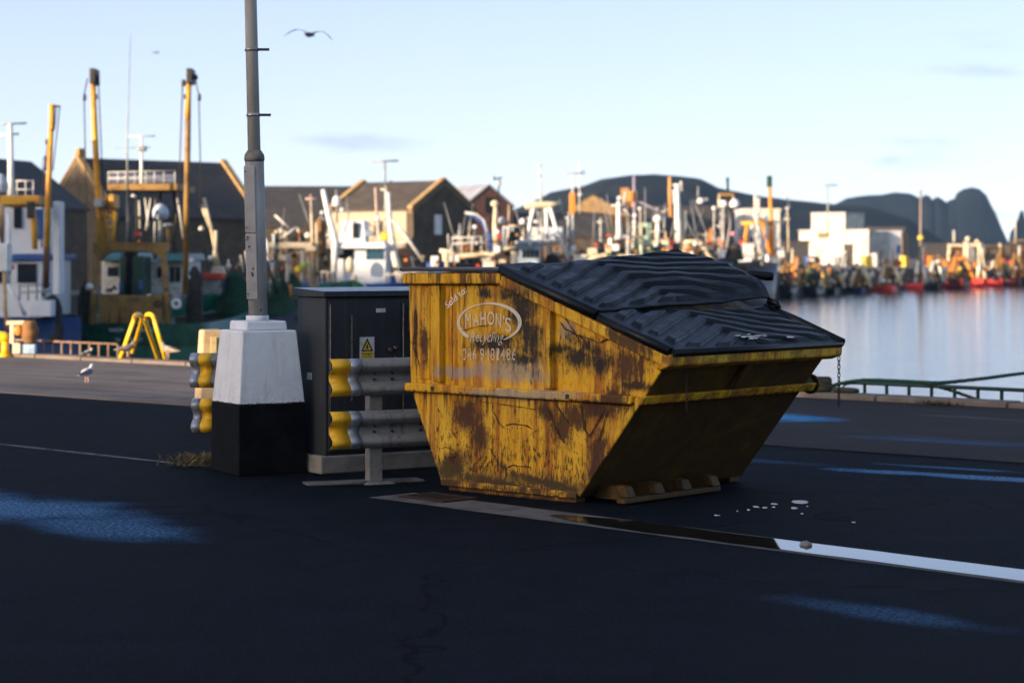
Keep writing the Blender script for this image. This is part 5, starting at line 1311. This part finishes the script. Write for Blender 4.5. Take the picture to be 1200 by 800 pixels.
b = Boat('boat with a square ochre gantry standing at the right edge', 1180, 305, group=FARG)
b.hull((1160, 2), (1230, 2), 7, 318, 312, hullblack)
b.bar('gantry', [(1157, 322), (1158, 291), (1176, 290), (1177, 322)], 2.2, ochre); b.bar('gantry', [(1186, 322), (1186, 282), (1206, 281), (1206, 322)], 2.6, ochre); b.heap('net_pile', 1196, 288, 322, 9, netbrown, 1, 6, .6); b.box('bright_house', 1166, 1184, 306, 322, .5, 3, cream); b.bar('mast', [(1172, 300), (1172, 285)], 1.6, cream)

rc = random.Random(5)
CL = [cream, offwhite, black, netdark, orange, hullblue, white, wood, steel, netbrown, redp, ochre]
def clutter(name, x0, x1, y0, y1, n, pal=CL):
    b = [q for q in BOATS if q.root.name == name][0]
    for i in range(n):
        x, y = rc.uniform(x0, x1), rc.uniform(y0, y1); d = rc.uniform(-.5, 1.5); mt = rc.choice(pal); k_ = rc.random(); sz = rc.uniform(1.2, 3.4)
        if k_ < .4: b.box(rc.choice(('crate', 'locker', 'fish_bin')), x, x + sz * 1.5, y, y + sz * 1.3, d, d + .5, mt, None, 0)
        elif k_ < .65: b.dome(rc.choice(('float', 'buoy', 'drum')), x, y, sz * .7, mt, d=d)
        elif k_ < .85: b.bar(rc.choice(('pole', 'davit', 'pipe')), [(x, y + 8, d), (x + rc.uniform(-4, 4), y - rc.uniform(4, 14), d)], rc.uniform(.7, 1.5), mt)
        else: b.heap('rope_heap', x, y - sz, y + sz * 1.5, sz * 1.6, rc.choice((netbrown, netdark, netgreen)), d, i + x)
SITES = (('blue_a', 20, 24, 70, 345, 372, 10), ('green', 160, 100, 215, 325, 350, 12), ('green2', 160, 120, 210, 225, 300, 12), ('dark', 258, 236, 345, 290, 345, 26), ('cream', 340, 318, 376, 270, 335, 34), ('white', 420, 376, 400, 285, 330, 12), ('white2', 420, 455, 520, 300, 330, 26), ('arch', 555, 520, 610, 270, 312, 34), ('aframe', 640, 605, 690, 270, 312, 28), ('green3', 725, 690, 770, 275, 305, 32), ('mast', 795, 758, 848, 270, 308, 40), ('blackm', 858, 840, 872, 270, 306, 18), ('orange', 885, 855, 905, 285, 312, 14))
for _, px, x0, x1, y0, y1, n in SITES:
    bt = min(BOATS, key=lambda q: abs(q.px - px)); clutter(bt.root.name, x0, x1, y0, y1, n)
for bt in [q for q in BOATS if q.group != FARG and q.px > 300 and q.group]:
    for i in range(5):
        x = bt.px + rc.uniform(-42, 42); top = rc.uniform(222, 275); d = rc.uniform(.5, 4); lean_ = rc.uniform(-5, 5)
        pl_ = bt.bar(rc.choice(('derrick', 'aerial_pole', 'light_mast')), [(x, 305, d), (x + lean_, top, d)], [rc.uniform(1.0, 1.9), .7], rc.choice((white, offwhite, cream, steel, white)))
        if rc.random() < .6: bt.bar('cross_arm', [(x + lean_ - 4, top + rc.uniform(4, 14), d), (x + lean_ + 4, top + rc.uniform(4, 14), d)], .9, offwhite, pl_)
        if rc.random() < .5: bt.dome('radar_dome', x + lean_, top + 1, rc.uniform(1.6, 3.2), white, pl_, d=d)
    for i in range(4):
        x = bt.px + rc.uniform(-40, 40); bt.bar('stay_wire', [(x, 302, 1), (x + rc.uniform(-28, 28), rc.uniform(225, 262), 1)], .45, steel)
    for i in range(4):
        x = bt.px + rc.uniform(-38, 34); y = rc.uniform(284, 302); bt.box('locker', x, x + rc.uniform(5, 12), y, y + rc.uniform(5, 10), rc.uniform(-.5, 1), 1.8, rc.choice((white, white, cream, offwhite)), None, 0)
for bt in [q for q in BOATS if q.group == FARG]:
    clutter(bt.root.name, bt.px - 16, bt.px + 16, 302, 328, 9, [cream, orange, netbrown, ochre, offwhite, redp, black, wood])
# lamps and flagpoles across the water
def far_pole(px, Y, top, foot, label, r, mat, aerial=None, disc=None, name='harbour_mast', cat='mast'):
    b = Boat(label, px, Y, name, cat, None); b.o = b.o; b.root.location = W(px, foot, Y); b.o = Vector(b.root.location)
    b.bar('pole', [(px, foot), (px, top)], [r * 1.2, r * .7], mat)
    if aerial: b.bar('aerial', [(px - aerial, top + 1.5), (px + aerial, top + 1)], .8, steel)
    if disc: b.dome('lamp_disc', px, disc, 3.6, M('lamp_yellow', (.8, .55, .05), .5), d=-.3)
    return b
far_pole(1079, 250, 222, 318, 'tall slender far lamp pole with a round yellow disc half way up', 1.7, M('pole_taupe', (.24, .19, .17), .7), None, 279, 'lamp_pole', 'lamp pole')
far_pole(970, 320, 216, 275, 'thin aerial mast rising in front of the white harbour building', .9, steel, 11)
far_pole(1190, 330, 226, 285, 'thin pale mast at the far right above the sea stack', .9, offwhite)
b = far_pole(671, 130, 202, 316, 'slender pole with an orange box and wide aerial left of the ochre gable', 1.6, offwhite, 15, None)
b.box('orange_box', 667.5, 674, 226, 250, -.5, .3, orange); b.bars('second_aerial', [[(679, 190, 1), (679, 250, 1)], [(677, 200, 1), (685, 200, 1)]], .9, offwhite); b.dome('lamp', 680, 228, 2.8, offwhite, d=1)
far_pole(756, 170, 220, 290, 'thin dark pole between the two brick chimneys and the white mast', .8, steel)
# ------------------------------------------------------------------ buildings across the water
def gable_house(name, label, c, L, Wd, rz, zeave, zridge, wall, roof, parts=(), coping=None, cat='warehouse', gable2=None, z0=0.05, over=.15):
    """c: ground centre; long axis along local x"""
    o = thing(name, (c[0], c[1], z0), label, cat, rz)
    e, r = zeave - z0, zridge - z0; h = Wd / 2
    m = MB(); m.prism([(-L / 2, -h, 0), (-L / 2, h, 0), (-L / 2, h, e), (-L / 2, 0, r - .02), (-L / 2, -h, e)], (L, 0, 0)); m.build('wall', wall, o)
    m = MB(); t = .14; sl = (r - e) / h
    for s_ in (-1, 1):
        y1 = s_ * (h + over)
        m.hexa([(-L / 2 - .05, 0, r), (L / 2 + .05, 0, r), (L / 2 + .05, y1, e - over * sl), (-L / 2 - .05, y1, e - over * sl), (-L / 2 - .05, 0, r + t), (L / 2 + .05, 0, r + t), (L / 2 + .05, y1, e - over * sl + t), (-L / 2 - .05, y1, e - over * sl + t)])
    m.build('roof', roof, o)
    if coping:
        for ex_ in (-1, 1):
            m = MB(); x0, x1 = ex_ * (L / 2 + .02), ex_ * (L / 2 - .38)
            for s_ in (-1, 1):
                y1 = s_ * (h + over)
                m.hexa([(x0, 0, r - .1), (x1, 0, r - .1), (x1, y1, e - over * sl - .1), (x0, y1, e - over * sl - .1), (x0, 0, r + .34), (x1, 0, r + .34), (x1, y1, e - over * sl + .34), (x0, y1, e - over * sl + .34)])
            m.build('coping', coping, o)
    for nm, mt, a_, b_ in parts:
        m = MB(); m.box(a_, b_); m.build(nm, mt, o)
    return o
gable_house('stone_warehouse', 'dark rubble stone warehouse with a tan gable behind the green trawler', (-20.9, 124.3), 10.2, 7.4, R(42), 3.94, 7.18, rubble, slate,
    (('finial', tancoping, (-5.05, -.2, 7.1), (-4.65, .2, 7.8)), ('window', glass, (-2, -3.75, 1), (-1.2, -3.66, 2.2)), ('window', glass, (1, -3.75, 1), (1.8, -3.66, 2.2)), ('loft_opening', glass, (-5.15, -.4, 3.2), (-5.07, .4, 4.1))), tancoping)
gable_house('slate_house', 'dark slate gabled house at the far left edge behind the blue trawler', (-26.5, 108), 9, 6.5, R(75), 4.2, 6.6, rubble, slate, (('window', glass, (-4.56, -.5, 2), (-4.48, .5, 3.2)),))
gable_house('long_store', 'long low stone store with a dark slate roof behind the lamp post', (-15.1, 150), 8.1, 7, R(6), 3.8, 6.5, rubble, slate, (('door', wood, (-1, -3.58, 0), (1, -3.48, 2.4)), ('window', glass, (1.8, -3.58, 1), (2.6, -3.48, 2.2))), None)
gable_house('stone_barn', 'stone barn with brown roof, cream long wall and dark gable above the cabinet', (-7.4, 143.5), 7.5, 6.4, R(-38), 4.75, 6.6, rubble, slatebrown,
    (('cream_wall', render_wall, (-3.74, -3.26, 2.2), (3.2, -3.21, 4.72)), ('gable_window', white, (3.76, -1.1, 3.1), (3.83, -.4, 4.4)), ('dark_window', glass, (0.4, -3.30, 3), (1.2, -3.27, 4))), tancoping)
gable_house('brick_house', 'narrow red brick gabled house with grey metal roof right of the stone barn', (-3.4, 168), 6.5, 4.3, R(-60), 5.6, 7.15, redbrick, zinc, (('window', glass, (3.26, -.35, 5.0), (3.33, .35, 6.2)),), None, 'house')
o = gable_house('ochre_cottage', 'ochre gabled cottage with a square chimney behind the near half of the lids', (7.6, 180), 9, 8.4, R(78), 4.3, 6.7, tanstone, slate,
    (('chimney', M('orange_brick', (.40, .19, .07), .85, 0, (.3, .13, .05), 3), (-2.0, -2.6, 5), (-1.2, -1.9, 7.3)), ('window', glass, (-4.56, -2, .8), (-4.48, -1, 2)), ('window', glass, (-4.56, 1, .8), (-4.48, 2, 2))), None, 'cottage')
gable_house('slate_terrace', 'low slate roofed terrace stepping down right of the ochre cottage', (14, 190), 11, 7, R(-10), 3.6, 6.0, rubble, slate, (('chimney', M('orange_brick', (.4, .19, .07)), (-3.6, -.4, 6), (-2.9, .4, 7.4)), ('window', glass, (-2, -3.58, 1.2), (-1, -3.48, 2.4)), ('window', glass, (1, -3.58, 1.2), (2, -3.48, 2.4))), None, 'terrace')
gable_house('pier_shed', 'dark slate shed low behind the white triangular stern frame', (3.0, 170), 9, 6, R(5), 3.2, 5.0, rubble, slate, (('door', wood, (-1, -3.08, 0), (1, -2.98, 2.4)),), None, 'shed')
def flat_block(name, label, px0, px1, y0, y1, Y, dep, mat, rz=0, parts=(), cat='building', z0=.05, pxc=None):
    """flat roofed block whose near corner is at column pxc (turned so two faces show)"""
    c = W(pxc or px0, 0, Y); z1 = W(0, y0, Y).z; o = thing(name, (c.x, c.y, z0), label, cat, rz); k = Y / F
    m = MB(); w_ = (px1 - px0) * k / max(math.cos(rz), .3)
    m.box((0, 0, 0), (w_, dep, z1 - z0)); m.build('wall', mat, o)
    m = MB(); m.box((-.12, -.12, z1 - z0 + .003), (w_ + .12, dep + .12, z1 - z0 + .25)); m.build('parapet', mat, o)
    for nm, mt, a_, b_ in parts:
        m = MB(); m.box(a_, b_); m.build(nm, mt, o)
    return o
flat_block('ice_plant', 'long pale blue clad shed behind the white masted boat', 804, 856, 249, 300, 222, 10, blue_wall, 0, tuple(('door', steel, (x, -.05, 0), (x + .8, .02, 3.4)) for x in (.6, 1.8, 3.0, 4.0)), 'shed')
flat_block('net_store', 'grey white boxy store behind the orange framed boat', 872, 914, 247, 300, 226, 9, offwhite, 0, (('window', glass, (.6, -.05, 2.6), (1.5, .02, 3.6)), ('window', glass, (2.2, -.05, 2.6), (3.0, .02, 3.6))), 'store')
# white harbour building: lower hall and taller block set back on it
Yw = 345; kw = Yw / F
cw = W(1018, 297, Yw)
o = thing('harbour_building', (cw.x, cw.y, .05), 'large white harbour building of two stepped blocks beneath the dark island', 'building', R(50))
zl, zu = W(0, 271, Yw).z, W(0, 251, Yw + 6).z
m = MB(); m.box((0, 0, 0), (7.5, 13.2, zl)); m.build('lower_hall', white_wall, o)
m = MB(); m.box((1.0, 5.0, zl + .01), (7.0, 11.5, zu)); m.build('upper_block', white_wall, o)
m = MB(); m.box((-.06, 2.9, 0), (.03, 4.6, 3.4)); m.build('doorway', glass, o)
m = MB(); m.box((-.10, 7.4, zl - 1.1), (-.03, 9.5, zl - .25)); m.build('sign_board', M('olive_board', (.16, .13, .06), .7), o)
m = MB(); m.box((-.15, -.15, zl + .003), (-.02, 13.3, zl + .25)); m.build('coping', white_wall, o)
m = MB(); m.box((.9, 4.9, zu + .004), (7.1, 11.6, zu + .25)); m.build('flat_roof', steel, o)
flat_block('hall_shade_end', 'shaded right end of the white harbour building, shade put into its colour', 1030, 1056, 272, 300, 350, 10, blue_wall, 0, (('blue_door', bluepaint, (2.9, -.06, 1.8), (3.6, .03, 3.2)),), 'annex')  # shaded face of the hall built as a separate bluish block
gable_house('sandstone_house', 'sandstone gabled house at the foot of the island right of the white harbour building', (73, 420), 9, 8, R(-20), 5.2, 7.0, tanstone, slatebrown, (('window', glass, (-2, -4.08, 2), (-1, -3.98, 3.4)), ('window', glass, (1, -4.08, 2), (2, -3.98, 3.4))), None, 'house')
# low harbour sheds along the far quay that fill the gaps between the boats
for i, (px, Y, wpx, y0, mt, lb) in enumerate(((918, 300, 30, 284, slate, 'low dark stone shed between the net store and the white harbour building'), (1085, 400, 44, 286, slate, 'low dark shed right of the tall lamp pole'), (1140, 440, 60, 288, rubble, 'low dark stone shed beneath the cliff'), (520, 150, 40, 290, rubble, 'low dark stone shed at the foot of the brick house'))):
    flat_block('harbour_shed', lb, px, px + wpx, y0, 300, Y, 6, mt, 0, (('door', wood, (1, -.05, 0), (2, .02, .8 if y0 > 285 else 1.5)),), 'shed')
# stacks of fish boxes on the far quay
FB = 'stacks of fish boxes on the far quay'
for i, (px, Y, py, cm, lb) in enumerate(((985, 300, 292, white, 'pale stack of fish boxes before the white harbour building'), (1016, 290, 300, M('float_yellow', (.7, .5, .03)), 'yellow stack of fish boxes right of the dark doorway'), (1060, 300, 299, M('float_yellow', (.7, .5, .03)), 'yellow stack of fish boxes left of the tall lamp pole'), (1024, 300, 296, offwhite, 'off white stack of fish boxes beside the yellow one'), (1090, 300, 300, orange, 'orange stack of fish boxes right of the tall lamp pole'), (950, 280, 299, bluepaint, 'blue stack of fish boxes below the low stone shed'))):
    c = W(px, py, Y); o = thing('fish_box_stack', (c.x, c.y, .05), lb, 'fish boxes', R(10 + 23 * i), FB); n = max(1, round((c.z - .05) / .38))
    for q in range(max(n, 3)):
        m = MB(); dx = .06 * math.sin(q * 5 + i); m.hexa([(-.62 + dx, -.4, q * .38), (.62 + dx, -.4, q * .38), (.62 + dx, .4, q * .38), (-.62 + dx, .4, q * .38), (-.68 + dx, -.45, q * .38 + .36), (.68 + dx, -.45, q * .38 + .36), (.68 + dx, .45, q * .38 + .36), (-.68 + dx, .45, q * .38 + .36)])
        m.build('fish_box', cm, o)

# ------------------------------------------------------------------ unseen blocks added behind the camera to shade the quay and boats
def shade_block(t0, t1, h_, label):  # unseen blocks, heights shaped for the shadows they cast
    n0 = -60; o = thing('unseen_shade_block', Q((t0 + t1) / 2, n0, 0), label, 'warehouse', math.atan2(D.y, D.x)); L = (t1 - t0) / 2
    m = MB(); m.box((-L, -12, 0), (L, 0, h_ - .4)); m.build('wall', M('shade_block_wall', (.55, .50, .44), .8, 0, (.42, .38, .34), .4), o)  # pale walls added to bounce light onto upright faces
    m = MB(); m.box((-L - .2, -12.2, h_ - .397), (L + .2, .2, h_)); m.build('roof', steel, o)
    for i in range(int(2 * L // 8)):
        m = MB(); m.box((-L + 2 + i * 8, .003, 0), (-L + 6 + i * 8, .06, min(4.2, h_ - 1))); m.build('door', bluepaint, o)
shade_block(-34.5, 60, 16.6, 'tall unseen block added behind the photographer to shade the skip')
shade_block(-56, -34.7, 12.7, 'lower unseen block added behind the photographer to shade the road at left')
shade_block(-101, -56.2, 20.2, 'high unseen block added further left to shade the trawler decks')
shade_block(-118, -101.2, 23.4, 'very high unseen block added second from the far end to shade boats')
shade_block(-150, -118.2, 28.6, 'highest unseen block added at the far end to shade the stone warehouse')

# ------------------------------------------------------------------ sea air
hz = MB(); hz.box((-1200, -90, -7), (2300, 2050, 190))
hm, hnt, hns, hln, hbs = nodes_of('sea_air'); hns.remove(hbs)
pv = N(hnt, 'ShaderNodeVolumePrincipled'); pv.inputs['Color'].default_value = (.38, .64, 1, 1); pv.inputs['Density'].default_value = HAZE; pv.inputs['Anisotropy'].default_value = .1
hln.new(pv.outputs[0], hns['Material Output'].inputs['Volume'])
tag(hz.build('haze', hm), kind='stuff')
# ------------------------------------------------------------------ light, sky, camera
SUN_EL = R(9.0); SX, SY = -.8, -.6
wd_ = bpy.data.worlds.new('World'); S.world = wd_; wd_.use_nodes = True; wd_.cycles.sampling_method = 'MANUAL'; wd_.cycles.sample_map_resolution = 2048
nt = wd_.node_tree; ln = nt.links; bg = nt.nodes['Background']
sky = N(nt, 'ShaderNodeTexSky', sky_type='NISHITA'); sky.sun_disc = False; sky.sun_elevation = SUN_EL; sky.sun_rotation = math.atan2(SX, SY) % (2 * math.pi)
sky.air_density = 1.0; sky.dust_density = 1.7; sky.ozone_density = 1.6
tc = N(nt, 'ShaderNodeTexCoord'); sp = N(nt, 'ShaderNodeSeparateXYZ'); ln.new(tc.outputs['Generated'], sp.inputs[0])
cb = N(nt, 'ShaderNodeCombineXYZ'); ln.new(sp.outputs[0], cb.inputs[0]); ln.new(sp.outputs[1], cb.inputs[1])
# the eastern half of the dome grades to blue faster with height than the glowing half round the sun
def lerp_(f, a, b): return math_node(nt, 'ADD', math_node(nt, 'MULTIPLY', f, b - a), a)
ahead = ramp(nt, sp.outputs[1], -.35, .45)
zz = math_node(nt, 'ADD', math_node(nt, 'MULTIPLY', sp.outputs[2], lerp_(ahead, .72, 2.7)), lerp_(ahead, .0, .10)); ln.new(zz, cb.inputs[2])
ln.new(cb.outputs[0], sky.inputs[0])
tint = mixc(nt, 1.0, sky.outputs[0], mixc(nt, ahead, (.96, .95, 1.07), (1.12, .93, .95))); tint.node.blend_type = 'MULTIPLY'
milky = math_node(nt, 'MULTIPLY', math_node(nt, 'MULTIPLY', ahead, ramp(nt, sp.outputs[2], .22, .02)), .55)
tint = mixc(nt, milky, tint, (1.46, 1.47, 1.47))
# a few faint streaks of cloud low over the sea
cn = N(nt, 'ShaderNodeTexNoise'); cn.inputs['Scale'].default_value = 7; cn.inputs['Detail'].default_value = 6; mp = N(nt, 'ShaderNodeMapping'); mp.inputs['Scale'].default_value = (1, 1, 5); ln.new(tc.outputs['Generated'], mp.inputs[0]); ln.new(mp.outputs[0], cn.inputs['Vector'])
cl = math_node(nt, 'MULTIPLY', ramp(nt, cn.outputs['Fac'], .60, .76), .55)
gain = N(nt, 'ShaderNodeVectorMath', operation='SCALE'); ln.new(tint, gain.inputs[0]); ln.new(lerp_(ahead, .76, 1.64), gain.inputs['Scale'])
final = mixc(nt, cl, gain.outputs[0], (1.2, 1.45, 1.85))
ln.new(final, bg.inputs[0]); bg.inputs[1].default_value = .12
sl = bpy.data.lights.new('sun', 'SUN'); sl.energy = 3.4; sl.angle = R(.5); sl.color = (1, .77, .53)
so = bpy.data.objects.new('sun', sl); COL.objects.link(so)
dirv = -Vector((SX * math.cos(SUN_EL), SY * math.cos(SUN_EL), math.sin(SUN_EL))); so.rotation_euler = dirv.to_track_quat('-Z', 'Y').to_euler(); so.location = (-30, -30, 20)

cam = bpy.data.cameras.new('camera'); co = bpy.data.objects.new('camera', cam); COL.objects.link(co); S.camera = co
co.location = (0, 0, H); co.rotation_euler = (R(90), 0, 0)
cam.sensor_width = 36; cam.lens = F / 1200 * 36; cam.shift_y = -(400 - HOR) / 1200
cam.clip_start = .1; cam.clip_end = 8000
cam.dof.use_dof = True; cam.dof.focus_distance = 16.0; cam.dof.aperture_fstop = 2.2
S.render.engine = 'CYCLES'; S.cycles.use_denoising = True; S.cycles.max_bounces = 6; S.cycles.use_adaptive_sampling = True
S.view_settings.view_transform = 'Standard'; S.view_settings.look = 'None'; S.view_settings.exposure = 1.65; S.view_settings.gamma = 1.0
